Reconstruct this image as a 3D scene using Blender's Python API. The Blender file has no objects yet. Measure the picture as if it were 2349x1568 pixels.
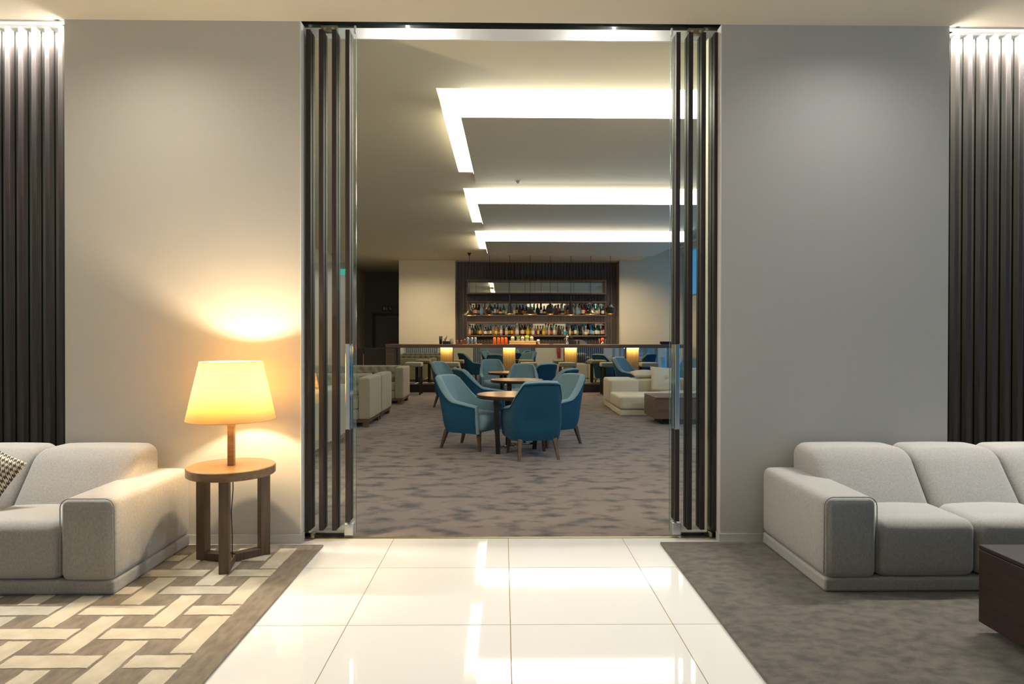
import bpy, bmesh, math, random
from mathutils import Vector, Matrix
random.seed(7)
S = bpy.context.scene
C = S.collection
PI = math.pi

# ------------------------------------------------------------------ camera
FPX, CAMH, VX, VY, ROLL = 1500.0, 1.35, 1155.0, 775.0, 0.0015
_yaw = math.atan((1174.5 - VX) / FPX); _pit = math.atan((784 - VY) / FPX)
_F = Vector((math.sin(_yaw) * math.cos(_pit), math.cos(_yaw) * math.cos(_pit), -math.sin(_pit)))
_R0 = Vector((math.cos(_yaw), -math.sin(_yaw), 0)); _U0 = _R0.cross(_F)
_R = _R0 * math.cos(ROLL) + _U0 * math.sin(ROLL)
_U = -_R0 * math.sin(ROLL) + _U0 * math.cos(ROLL)
cam = bpy.data.cameras.new('camera'); cam.sensor_width = 36; cam.sensor_fit = 'HORIZONTAL'
cam.lens = FPX / 2349 * 36; cam.clip_start = 0.05; cam.clip_end = 300
camo = bpy.data.objects.new('camera', cam); C.objects.link(camo)
camo.matrix_world = Matrix(((_R.x, _U.x, -_F.x, 0), (_R.y, _U.y, -_F.y, 0), (_R.z, _U.z, -_F.z, CAMH), (0, 0, 0, 1)))
S.camera = camo
def ray(px, py): return _F + _R * ((px - 1174.5) / FPX) + _U * ((784 - py) / FPX)
def FL(px, py, z=0.0):
    d = ray(px, py); t = (z - CAMH) / d.z; return d.x * t, d.y * t
def AT(px, py, Y):
    d = ray(px, py); t = Y / d.y; return d.x * t, CAMH + d.z * t

# ------------------------------------------------------------------ view, world
S.view_settings.view_transform = 'Standard'; S.view_settings.look = 'None'
S.view_settings.gamma = 1.0; S.view_settings.exposure = 1.3; S.view_settings.use_curve_mapping = False
def lin(c):
    o = []
    for v in c[:3]:
        v /= 255.0
        o.append(v / 12.92 if v <= 0.04045 else ((v + 0.055) / 1.055) ** 2.4)
    return tuple(o) + (1.0,)
W = bpy.data.worlds.new('dusk_sky'); S.world = W; W.use_nodes = True
W.node_tree.nodes['Background'].inputs[0].default_value = (0.035, 0.20, 0.46, 1)
W.node_tree.nodes['Background'].inputs[1].default_value = 0.75

# strengths of the place's lamps and the added lobby fill (used by the builders below)
P_BAY, P_DOORSPOT, P_LOBBYFILL, P_TABLELAMP = 58.0, 28.0, 60.0, 17.5
E_COVE, P_PENDANT, P_BARLED, P_REARFILL = 6.5, 4.0, 0.7, 42.0
P_LDOWN = 42.0
WARM = (1.0, 0.84, 0.62); NEUT = (1.0, 0.96, 0.89); LOBBY = (1.0, 0.93, 0.82); AMBER = (1.0, 0.66, 0.30)

# ------------------------------------------------------------------ materials
def nn(nt, t, **kw):
    n = nt.nodes.new(t)
    for k, v in kw.items(): setattr(n, k, v)
    return n
MATS = {}
def mat(name, col, rough=0.6, metal=0.0, col2=None, nscale=8.0, nstretch=(1, 1, 1), ramp=(0.35, 0.65), bump=0.0, bscale=200.0,
        coords='Object', spec=0.5, sheen=0.0, trans=0.0, emit=None, estr=0.0, ndetail=4.0, bstretch=None):
    if name in MATS: return MATS[name]
    m = bpy.data.materials.new(name); m.use_nodes = True; nt = m.node_tree
    b = nt.nodes['Principled BSDF']
    b.inputs['Base Color'].default_value = lin(col); b.inputs['Roughness'].default_value = rough
    b.inputs['Metallic'].default_value = metal; b.inputs['Specular IOR Level'].default_value = spec
    b.inputs['Sheen Weight'].default_value = sheen; b.inputs['Transmission Weight'].default_value = trans
    if emit:
        b.inputs['Emission Color'].default_value = tuple(emit) + (1,); b.inputs['Emission Strength'].default_value = estr
    tc = nn(nt, 'ShaderNodeTexCoord')
    if col2:
        mp = nn(nt, 'ShaderNodeMapping'); mp.inputs['Scale'].default_value = nstretch
        nt.links.new(tc.outputs[coords], mp.inputs[0])
        nz = nn(nt, 'ShaderNodeTexNoise'); nz.inputs['Scale'].default_value = nscale; nz.inputs['Detail'].default_value = ndetail
        nt.links.new(mp.outputs[0], nz.inputs['Vector'])
        rp = nn(nt, 'ShaderNodeValToRGB')
        rp.color_ramp.elements[0].position = ramp[0]; rp.color_ramp.elements[0].color = lin(col)
        rp.color_ramp.elements[1].position = ramp[1]; rp.color_ramp.elements[1].color = lin(col2)
        nt.links.new(nz.outputs[0], rp.inputs[0]); nt.links.new(rp.outputs[0], b.inputs['Base Color'])
    if bump:
        mp2 = nn(nt, 'ShaderNodeMapping'); mp2.inputs['Scale'].default_value = bstretch or (1, 1, 1)
        nt.links.new(tc.outputs[coords], mp2.inputs[0])
        n2 = nn(nt, 'ShaderNodeTexNoise'); n2.inputs['Scale'].default_value = bscale; n2.inputs['Detail'].default_value = 2
        nt.links.new(mp2.outputs[0], n2.inputs['Vector'])
        bp = nn(nt, 'ShaderNodeBump'); bp.inputs['Strength'].default_value = bump; bp.inputs['Distance'].default_value = 0.004
        nt.links.new(n2.outputs[0], bp.inputs['Height']); nt.links.new(bp.outputs[0], b.inputs['Normal'])
    MATS[name] = m
    return m
def emission(name, col, strength):
    m = bpy.data.materials.new(name); m.use_nodes = True; nt = m.node_tree
    nt.nodes.remove(nt.nodes['Principled BSDF'])
    e = nn(nt, 'ShaderNodeEmission'); e.inputs[0].default_value = tuple(col) + (1,); e.inputs[1].default_value = strength
    nt.links.new(e.outputs[0], nt.nodes['Material Output'].inputs[0]); MATS[name] = m; return m
def glass(name, tint, ior):
    m = bpy.data.materials.new(name); m.use_nodes = True; nt = m.node_tree
    nt.nodes.remove(nt.nodes['Principled BSDF'])
    t = nn(nt, 'ShaderNodeBsdfTransparent'); t.inputs[0].default_value = tuple(tint) + (1,)
    g = nn(nt, 'ShaderNodeBsdfGlossy'); g.inputs['Roughness'].default_value = 0.0; g.inputs[0].default_value = (1, 1, 1, 1)
    fr = nn(nt, 'ShaderNodeFresnel'); ge = nn(nt, 'ShaderNodeNewGeometry'); mi = nn(nt, 'ShaderNodeMix')
    mi.inputs[2].default_value = ior; mi.inputs[3].default_value = 1.0 / ior      # same reflectance on both faces of a thin pane
    nt.links.new(ge.outputs['Backfacing'], mi.inputs[0]); nt.links.new(mi.outputs[0], fr.inputs[0])
    mx = nn(nt, 'ShaderNodeMixShader')
    nt.links.new(fr.outputs[0], mx.inputs[0]); nt.links.new(t.outputs[0], mx.inputs[1]); nt.links.new(g.outputs[0], mx.inputs[2])
    nt.links.new(mx.outputs[0], nt.nodes['Material Output'].inputs[0]); MATS[name] = m; return m

M_WALL = mat('painted_wall', (206, 204, 199), 0.75, bump=0.03, bscale=350)
M_WALLW = mat('painted_wall_warm', (226, 214, 186), 0.75, bump=0.03, bscale=350)
M_CEIL = mat('painted_ceiling', (234, 226, 206), 0.8)
M_CEILL = mat('painted_ceiling_lounge', (222, 216, 192), 0.8)
M_PANEL = mat('painted_ceiling_panel', (228, 224, 204), 0.8)
M_WHITE = mat('white_lacquer', (236, 236, 232), 0.45)
M_TILE = mat('polished_white_tile', (233, 232, 228), 0.04, spec=0.55)
M_GROUT = mat('tan_grout', (176, 150, 110), 0.8)
M_SLAT = mat('dark_stained_wood', (40, 36, 37), 0.55, col2=(58, 48, 42), nscale=6, nstretch=(12, 12, 0.6), bump=0.05, bscale=60, bstretch=(4, 4, 0.3))
M_BATTEN = mat('wenge_batten', (84, 76, 74), 0.5, col2=(104, 94, 88), nscale=5, nstretch=(10, 10, 0.5))
M_BARWOOD = mat('brown_bar_wood', (92, 72, 58), 0.4, col2=(112, 88, 70), nscale=4, nstretch=(0.6, 8, 8))
M_PILLAR = mat('honey_veneer', (176, 146, 88), 0.5, col2=(196, 166, 104), nscale=5, nstretch=(8, 8, 0.5))
M_TABWOOD = mat('walnut_tabletop', (150, 104, 62), 0.28, col2=(172, 124, 76), nscale=5, nstretch=(0.8, 9, 9))
M_SIDEWOOD = mat('smoked_oak', (112, 88, 62), 0.38, col2=(134, 106, 74), nscale=5, nstretch=(1.0, 10, 10), bump=0.05, bscale=80, bstretch=(0.5, 5, 5))
M_LEGWOOD = mat('smoked_oak_leg', (84, 66, 50), 0.42, col2=(104, 82, 62), nscale=5, nstretch=(10, 10, 0.8))
M_DARKWOOD = mat('dark_walnut', (40, 30, 28), 0.42, col2=(54, 40, 35), nscale=4, nstretch=(9, 0.7, 9), bump=0.06, bscale=60, bstretch=(4, 0.4, 4))
M_TBLACK = mat('black_painted_steel', (28, 30, 34), 0.4)
M_CHROME = mat('chrome', (215, 215, 212), 0.12, metal=1.0)
M_BRUSH = mat('brushed_nickel', (170, 160, 135), 0.35, metal=1.0)
M_PATCH = mat('satin_aluminium', (205, 207, 205), 0.4, metal=0.6)
M_MIRROR = mat('silver_mirror', (205, 208, 200), 0.015, metal=1.0)
M_GLASS = glass('door_glass', (0.93, 0.97, 0.95), 1.85)
M_GLASS2 = glass('window_glass', (0.94, 0.97, 0.96), 1.5)
M_EDGE = mat('glass_edge_green', (120, 150, 140), 0.15, trans=0.4)
M_SOFA = mat('light_grey_weave', (150, 149, 145), 0.9, col2=(168, 166, 160), nscale=180, sheen=0.25, bump=0.12, bscale=420, nstretch=(1, 1, 0.4))
M_SEAM = mat('grey_seam', (146, 145, 141), 0.9)
M_RUGB = mat('brown_wool_pile', (112, 100, 82), 0.98, col2=(136, 122, 102), nscale=14, nstretch=(2.2, 0.8, 1), bump=0.5, bscale=260, spec=0.1, sheen=0.3)
M_RUGC = mat('cream_wool_pile', (186, 176, 152), 0.98, col2=(204, 194, 172), nscale=9, bump=0.5, bscale=260, spec=0.1, sheen=0.3)
M_RUGP = mat('taupe_plush_pile', (66, 63, 58), 0.98, col2=(96, 90, 80), nscale=15, nstretch=(1, 1.5, 1), ramp=(0.32, 0.60), bump=0.5, bscale=240, spec=0.1, sheen=0.35, ndetail=7)
M_CARPET = mat('mottled_brown_carpet', (62, 58, 60), 0.98, col2=(124, 110, 100), nscale=4.6, nstretch=(1, 1.5, 1), ramp=(0.33, 0.52), bump=0.4, bscale=150, spec=0.1, sheen=0.3, ndetail=8)
M_TUFT = mat('olive_grey_tufted_cloth', (150, 146, 126), 0.92, col2=(164, 158, 138), nscale=120, sheen=0.2, bump=0.1, bscale=300)
M_CREAM = mat('cream_upholstery', (222, 210, 182), 0.92, col2=(230, 220, 196), nscale=90, sheen=0.2, bump=0.08, bscale=260)
M_BLUEIN = mat('grey_blue_felt', (118, 152, 164), 0.92, col2=(132, 164, 174), nscale=150, sheen=0.08, bump=0.08, bscale=300)
M_BLUEOUT = mat('teal_felt', (6, 70, 100), 0.9, col2=(10, 80, 112), nscale=150, sheen=0.06, bump=0.08, bscale=300)
M_STOOL = mat('olive_stool_cloth', (146, 148, 130), 0.9, sheen=0.2)
M_BLACK = mat('matt_black', (24, 26, 30), 0.55)
M_DARKCAB = mat('dark_cabinet_laminate', (44, 38, 36), 0.45)
M_DARKWALL = mat('grey_corridor_wall', (120, 122, 118), 0.8)
M_DOORGREY = mat('grey_door_leaf', (112, 114, 112), 0.6)
M_COVE = emission('cove_light_diffuser', (1.0, 0.92, 0.74), E_COVE)
M_LEGLED = emission('cove_side_led', (1.0, 0.88, 0.64), E_COVE)
M_SPOTLENS = emission('spot_lens', (1.0, 0.96, 0.88), 60)
M_BULB = emission('amber_bulb', (1.0, 0.72, 0.36), 40)
M_BARGLOW = emission('bar_led', (1.0, 0.8, 0.4), 6)
M_BRASSIN = mat('brass_lining', (200, 150, 80), 0.25, metal=1.0)
M_GREENLIT = emission('exit_sign_face', (0.0, 0.65, 0.42), 1.4)
M_GREENSIGN = mat('green_sign_plate', (30, 92, 76), 0.5)
M_SIGNWHITE = mat('sign_white', (222, 232, 226), 0.5)
M_RED = mat('red_enamel', (176, 28, 26), 0.3)
M_FRAME = mat('grey_window_frame', (150, 156, 152), 0.5)
M_BLIND = mat('pale_blind', (216, 206, 184), 0.85)

# ------------------------------------------------------------------ builders
def finish(name, bm, m, parent=None, smooth=False, loc=None, rot=None):
    me = bpy.data.meshes.new(name)
    bm.normal_update(); bm.to_mesh(me); bm.free()
    if smooth:
        for p in me.polygons: p.use_smooth = True
    if isinstance(m, (list, tuple)):
        for q in m: me.materials.append(q)
    elif m: me.materials.append(m)
    o = bpy.data.objects.new(name, me); C.objects.link(o)
    if parent: o.parent = parent
    if loc is not None: o.location = loc
    if rot is not None: o.rotation_euler = rot
    return o
def tag(o, label, cat=None, group=None, kind=None):
    o['label'] = label
    if cat: o['category'] = cat
    if group: o['group'] = group
    if kind: o['kind'] = kind
    return o
def empty(name, loc=(0, 0, 0), rz=0.0):
    o = bpy.data.objects.new(name, None); C.objects.link(o)
    o.location = loc; o.rotation_euler = (0, 0, rz); o.empty_display_size = 0.1
    return o
def thing(name, label, cat, loc=(0, 0, 0), rz=0.0, group=None):
    return tag(empty(name, loc, rz), label, cat, group)
def struct(name, label, loc=(0, 0, 0), cat='wall'):
    return tag(empty(name, loc), label, cat, None, 'structure')
def bx(bm, x0, x1, y0, y1, z0, z1, mi=0):
    v = [bm.verts.new(p) for p in ((x0, y0, z0), (x1, y0, z0), (x1, y1, z0), (x0, y1, z0), (x0, y0, z1), (x1, y0, z1), (x1, y1, z1), (x0, y1, z1))]
    for f in ((3, 2, 1, 0), (4, 5, 6, 7), (0, 1, 5, 4), (1, 2, 6, 5), (2, 3, 7, 6), (3, 0, 4, 7)):
        q = bm.faces.new([v[i] for i in f]); q.material_index = mi
    return v
def bevel(bm, w, seg=2):
    bmesh.ops.bevel(bm, geom=list(bm.edges), offset=w, segments=seg, profile=0.5, affect='EDGES')
def box(name, x0, x1, y0, y1, z0, z1, m, parent=None, bev=0.0, seg=2, loc=None, rot=None):
    bm = bmesh.new(); bx(bm, min(x0, x1), max(x0, x1), y0, y1, z0, z1)
    if bev: bevel(bm, bev, seg)
    return finish(name, bm, m, parent, bev > 0 and seg > 2, loc, rot)
def sbox(name, label, x0, x1, y0, y1, z0, z1, m, cat='wall', parent=None):
    o = box(name, x0, x1, y0, y1, z0, z1, m, parent)
    if not parent: tag(o, label, cat, None, 'structure')
    return o
def hexa(bm, pts):
    v = [bm.verts.new(p) for p in pts]
    for f in ((3, 2, 1, 0), (4, 5, 6, 7), (0, 1, 5, 4), (1, 2, 6, 5), (2, 3, 7, 6), (3, 0, 4, 7)): bm.faces.new([v[i] for i in f])
def quad(name, pts, m, parent=None):
    bm = bmesh.new(); bm.faces.new([bm.verts.new(p) for p in pts]); return finish(name, bm, m, parent)
def soft(bm_or_none, cx, cy, cz, sx, sy, sz, r, crown=(0, 0, 0), n=10, fn=None):
    """rounded, slightly crowned upholstered block"""
    bm = bm_or_none or bmesh.new()
    h = (sx / 2, sy / 2, sz / 2); r = min(r, 0.98 * min(h))
    def m1(t, hh):
        a = abs(t); s = 1 if t >= 0 else -1
        if a <= 0.4: return s * a / 0.4 * (hh - r)
        return s * (hh - r + r * math.tan((a - 0.4) / 0.6 * PI / 4))
    cache = {}
    def vert(i, j, k):
        key = (i, j, k)
        if key in cache: return cache[key]
        p = [m1(2 * q / n - 1, h[a]) for a, q in enumerate((i, j, k))]
        q = [max(-(h[a] - r), min(h[a] - r, p[a])) for a in range(3)]
        d = Vector((p[0] - q[0], p[1] - q[1], p[2] - q[2]))
        if d.length > 1e-9: d = d.normalized() * r
        x, y, z = q[0] + d.x, q[1] + d.y, q[2] + d.z
        u, v, w = x / h[0], y / h[1], z / h[2]
        x += crown[0] * u * (1 - v * v) * (1 - w * w); y += crown[1] * v * (1 - u * u) * (1 - w * w); z += crown[2] * w * (1 - u * u) * (1 - v * v)
        X = Vector((cx + x, cy + y, cz + z))
        if fn: X = Vector(fn(X.x, X.y, X.z))
        cache[key] = bm.verts.new(X); return cache[key]
    for a in range(3):
        for side in (0, n):
            for i in range(n):
                for j in range(n):
                    def g(ii, jj):
                        t = [0, 0, 0]; t[a] = side; t[(a + 1) % 3] = ii; t[(a + 2) % 3] = jj; return vert(*t)
                    vs = [g(i, j), g(i + 1, j), g(i + 1, j + 1), g(i, j + 1)]
                    if side == 0: vs.reverse()
                    bm.faces.new(vs)
    return bm
def softo(name, c, s, r, m, parent=None, crown=(0, 0, 0), n=10, fn=None, loc=None, rot=None):
    return finish(name, soft(None, *c, *s, r, crown, n, fn), m, parent, True, loc, rot)
def lathe(bm, prof, cx=0, cy=0, cz=0, seg=20, cap=True, mi=0):
    rings = []
    for r, z in prof:
        if r < 1e-5: rings.append([bm.verts.new((cx, cy, cz + z))] * seg)
        else: rings.append([bm.verts.new((cx + r * math.cos(2 * PI * i / seg), cy + r * math.sin(2 * PI * i / seg), cz + z)) for i in range(seg)])
    for a, b in zip(rings[:-1], rings[1:]):
        for i in range(seg):
            vs = [a[i], a[(i + 1) % seg], b[(i + 1) % seg], b[i]]
            u = []
            for v in vs:
                if v not in u: u.append(v)
            if len(u) > 2:
                f = bm.faces.new(u); f.material_index = mi
    if cap:
        for rg, rev in ((rings[0], True), (rings[-1], False)):
            if rg[0] is not rg[1]:
                f = bm.faces.new(list(reversed(rg)) if rev else rg); f.material_index = mi
    return bm
def latho(name, prof, m, parent=None, c=(0, 0, 0), seg=20, cap=True, smooth=True, loc=None):
    o = finish(name, lathe(bmesh.new(), prof, *c, seg, cap), m, parent, smooth, loc)
    return o
def tube(bm, pts, r, seg=8, cap=True):
    pts = [Vector(p) for p in pts]; prev = None; rings = []
    for i, p in enumerate(pts):
        t = (pts[min(i + 1, len(pts) - 1)] - pts[max(i - 1, 0)]).normalized()
        a = Vector((0, 0, 1)) if abs(t.z) < 0.95 else Vector((1, 0, 0))
        if prev is not None: a = prev
        u = (a - t * a.dot(t)).normalized(); v = t.cross(u); prev = u
        rr = r[i] if isinstance(r, (list, tuple)) else r
        rings.append([bm.verts.new(p + (u * math.cos(2 * PI * k / seg) + v * math.sin(2 * PI * k / seg)) * rr) for k in range(seg)])
    for a, b in zip(rings[:-1], rings[1:]):
        for k in range(seg): bm.faces.new([a[k], a[(k + 1) % seg], b[(k + 1) % seg], b[k]])
    if cap: bm.faces.new(list(reversed(rings[0]))); bm.faces.new(rings[-1])
    return bm
def tubo(name, pts, r, m, parent=None, seg=8): return finish(name, tube(bmesh.new(), pts, r, seg), m, parent, True)
def bar(bm, p, q, w0, d0, w1=None, d1=None):
    """tapered square bar from p to q, w along x, d along y"""
    w1 = w1 or w0; d1 = d1 or d0
    hexa(bm, [(p[0] - w0 / 2, p[1] - d0 / 2, p[2]), (p[0] + w0 / 2, p[1] - d0 / 2, p[2]), (p[0] + w0 / 2, p[1] + d0 / 2, p[2]), (p[0] - w0 / 2, p[1] + d0 / 2, p[2]),
              (q[0] - w1 / 2, q[1] - d1 / 2, q[2]), (q[0] + w1 / 2, q[1] - d1 / 2, q[2]), (q[0] + w1 / 2, q[1] + d1 / 2, q[2]), (q[0] - w1 / 2, q[1] + d1 / 2, q[2])])
    return bm
def copy_tree(o, parent=None):
    c = o.copy(); C.objects.link(c); c.parent = parent
    for ch in list(o.children): copy_tree(ch, c)
    return c
def pillow_mesh(sx, sz, t, pinch=0.07, n=14, button=False):
    """square pillow standing in the local xz plane"""
    bm = bmesh.new(); gr = {}
    for side in (-1, 1):
        for i in range(n + 1):
            for j in range(n + 1):
                u = 2 * i / n - 1; v = 2 * j / n - 1
                edge = i in (0, n) or j in (0, n)
                if edge and (0, i, j) in gr: gr[(side, i, j)] = gr[(0, i, j)]; continue
                x = sx / 2 * u * (1 - pinch * (1 - v * v)); z = sz / 2 * v * (1 - pinch * (1 - u * u))
                y = side * t / 2 * (max(0, (1 - u * u)) ** 0.55) * (max(0, (1 - v * v)) ** 0.55)
                if button: y *= 1 - 0.75 * math.exp(-((u * u + v * v) / 0.012))
                p = bm.verts.new((x, y, z)); gr[(side, i, j)] = p
                if edge: gr[(0, i, j)] = p
        for i in range(n):
            for j in range(n):
                vs = [gr[(side, i, j)], gr[(side, i + 1, j)], gr[(side, i + 1, j + 1)], gr[(side, i, j + 1)]]
                if side > 0: vs.reverse()
                bm.faces.new(vs)
    return bm
def arealight(name, loc, sx, sy, power, col, rot=(0, 0, 0), parent=None, spread=None):
    l = bpy.data.lights.new(name, 'AREA'); l.shape = 'RECTANGLE'; l.size = sx; l.size_y = sy; l.energy = power; l.color = col
    if spread: l.spread = spread
    o = bpy.data.objects.new(name, l); C.objects.link(o); o.location = loc; o.rotation_euler = rot
    if parent: o.parent = parent
    return o
def spotlight(name, loc, power, col, angle=100, blend=0.6, radius=0.04, rot=(0, 0, 0), parent=None):
    l = bpy.data.lights.new(name, 'SPOT'); l.energy = power; l.color = col; l.spot_size = math.radians(angle); l.spot_blend = blend; l.shadow_soft_size = radius
    o = bpy.data.objects.new(name, l); C.objects.link(o); o.location = loc; o.rotation_euler = rot
    if parent: o.parent = parent
    return o
def pointlight(name, loc, power, col, radius=0.03, parent=None):
    l = bpy.data.lights.new(name, 'POINT'); l.energy = power; l.color = col; l.shadow_soft_size = radius
    o = bpy.data.objects.new(name, l); C.objects.link(o); o.location = loc
    if parent: o.parent = parent
    return o

# ------------------------------------------------------------------ main dimensions
ZC = 3.42                      # ceiling of both rooms
YW, YW2 = 4.31, 4.37           # front skin of the dividing wall
YR, YR2 = 4.50, 4.57           # skin on the lounge side
JL, JR = -1.335, 1.44          # jambs of the doorway
BL, BR = -2.865, 2.955         # inner ends of the slatted window bays
BLO, BRO = -4.30, 4.42         # their outer ends
LX, RX = -7.0, 7.0             # lobby side walls
YB = -9.2                      # lobby back wall
WLX, WRX = -4.35, 4.78         # lounge side walls
YBK = 17.5                     # bar wall

# ------------------------------------------------------------------ lobby shell
fl = sbox('floor_lobby', 'glossy white tiled floor with thin tan joints', LX, RX, YB, 4.41, -0.10, -0.003, M_GROUT, 'floor')
TP = 0.7685; TX0 = 0.034; TY0 = 3.0735; g = 0.0022
tm = None
rest = bmesh.new(); have_rest = False
ix0 = math.floor((LX - TX0) / TP)
for i in range(ix0, math.ceil((RX - TX0) / TP)):
    for j in range(-16, 2):
        x0, x1 = TX0 + i * TP, TX0 + (i + 1) * TP; y0, y1 = TY0 + j * TP, TY0 + (j + 1) * TP
        cx0, cx1, cy0, cy1 = max(x0, LX), min(x1, RX), max(y0, YB), min(y1, 4.41)
        if cx1 - cx0 < 0.02 or cy1 - cy0 < 0.02: continue
        full = abs(cx1 - cx0 - TP) < 1e-6 and abs(cy1 - cy0 - TP) < 1e-6
        if j < -7:
            bx(rest, cx0 + g, cx1 - g, cy0 + g, cy1 - g, -0.003, 0.0); have_rest = True; continue
        if full:
            if tm is None:
                o = box('tile', g, TP - g, g, TP - g, -0.003, 0.0, M_TILE, fl); tm = o.data
            else:
                o = bpy.data.objects.new('tile', tm); C.objects.link(o); o.parent = fl
            o.location = (x0, y0, 0)
        else:
            box('tile', cx0 + g, cx1 - g, cy0 + g, cy1 - g, -0.003, 0.0, M_TILE, fl)
if have_rest: finish('tile_field', rest, M_TILE, fl)['kind'] = 'stuff'
sbox('ceiling_lobby', 'smooth warm white lobby ceiling', LX, RX, YB, YW, ZC, ZC + 0.08, M_CEIL, 'ceiling')
sbox('wall_left', 'plain lobby side wall beyond the houndstooth cushion', LX - 0.1, LX, YB, YR2, 0, ZC, M_WALL)
sbox('wall_right', 'plain lobby side wall beyond the dark coffee table', RX, RX + 0.1, 1.6, YR2, 0, ZC, M_WALL)
w5 = struct('fill_window_4', 'unseen lobby side glazing added for blue dusk fill, grey mullions', cat='window')  # glazing added out of view to let blue dusk fill in
for k in range(8):
    yy = YB + 0.05 + k * 1.53
    box('mullion', RX, RX + 0.08, yy - 0.03, yy + 0.03, 0, ZC, M_FRAME, w5)
    if k < 7: box('pane', RX + 0.035, RX + 0.045, yy + 0.03, yy + 1.50, 0.06, ZC - 0.06, M_GLASS2, w5)
for z in (0, ZC - 0.06): box('rail', RX + 0.005, RX + 0.075, YB, 1.6, z, z + 0.06, M_FRAME, w5)
# wall facing the doorway
sbox('wall_rear', 'white lobby wall facing the glass doors', LX, RX, YB - 0.1, YB, 0, ZC, M_WALL)

# dividing wall, lobby skin and lounge skin
sbox('wall_front_left', 'warm white wall between the lamp and the slatted window', BL, JL, YW, YW2, 0, ZC, M_WALL)
sbox('wall_front_right', 'pale grey wall between the glass door and the slatted window', JR, BR, YW, YW2, 0, ZC, M_WALL)
sbox('wall_front_outer_left', 'lobby wall past the slatted window on the lamp side', LX, BLO, YW, YR2, 0, ZC, M_WALL)
sbox('wall_front_outer_right', 'lobby wall past the slatted window on the coffee table side', BRO, RX, YW, YR2, 0, ZC, M_WALL)
sbox('wall_inner_left', 'lounge side of the wall by the tufted sofas', BL, JL, YR, YR2, 0, ZC, M_WALLW)
sbox('wall_inner_right', 'lounge side of the wall by the lounge windows', JR - 0.03, BR, YR, YR2, 0, ZC, M_WALLW)
for nm, lb, x0, x1 in (('left', 'low painted skirting behind the side table', BL, JL), ('right', 'low painted skirting beside the grey sofa', JR, BR)):
    bm = bmesh.new(); bx(bm, x0 - (0.0 if nm == 'left' else 0.012), x1 + (0.012 if nm == 'left' else 0.0), YW - 0.014, YW2 + 0.0, 0, 0.058)
    tag(finish('baseboard_' + nm, bm, M_WALL), lb, 'skirting', None, 'structure')
# white end trims of the wall panels
for i, (x0, x1, y0, y1, lb) in enumerate(((JL, JL + 0.006, YW, YW2 + 0.02, 'thin white jamb strip beside the lamp wall'), (JR - 0.006, JR, YW, YW2 + 0.02, 'thin white jamb strip beside the grey wall'))):
    sbox('trim_%d' % (i + 1), lb, x0, x1, y0, y1, 0.06, ZC, M_WHITE, 'trim')
# ceiling slot above the doors
sl = struct('trim_3', 'recessed white ceiling slot over the sliding doors', cat='trim')
box('slot_top', -2.9, 3.0, YW - 0.02, 4.60, 3.66, 3.70, M_WHITE, sl)
box('fascia', -2.9, 3.0, 4.555, 4.572, ZC, 3.66, M_WHITE, sl)
box('slot_face', -2.9, 3.0, YW - 0.02, YW, ZC + 0.08, 3.66, M_WHITE, sl)
box('slot_end', -2.93, -2.9, YW, 4.60, ZC, 3.70, M_WHITE, sl); box('slot_end', 3.0, 3.03, YW, 4.60, ZC, 3.70, M_WHITE, sl)
box('sliding_track', -2.85, 2.9, 4.405, 4.455, 3.447, 3.48, mat('dark_steel_edge', (36, 48, 50), 0.25, metal=0.8), sl)
tag(box('threshold_strip', JL, JR, 4.40, 4.425, -0.001, 0.004, mat('brass_threshold', (170, 160, 120), 0.4, metal=0.8)), 'flat brass threshold strip between tiles and carpet', 'threshold')
# two bright spots inside the slot
for px in (935, 1408):
    x, z = AT(px, 66, 4.475)
    t = thing('recessed_spotlight', 'small bright recessed spotlight in the white slot over the doorway', 'spotlight', (x, 4.475, 3.47), 0, 'spotlights over the doorway')
    latho('housing', [(0.030, 0.19), (0.030, 0.02), (0.036, 0.0), (0.033, 0.0), (0.027, 0.02)], M_WHITE, t, seg=24, cap=False)
    latho('lens', [(0.0, 0.012), (0.018, 0.012), (0.027, 0.016)], M_SPOTLENS, t, seg=20, cap=False)
    spotlight('spot_lamp', (0, 0, -0.01), P_DOORSPOT, NEUT, 150, 0.8, 0.025, parent=t)
    pointlight('glow_lamp', (0, 0, -0.012), P_DOORSPOT * 0.22, NEUT, 0.02, t)

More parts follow.
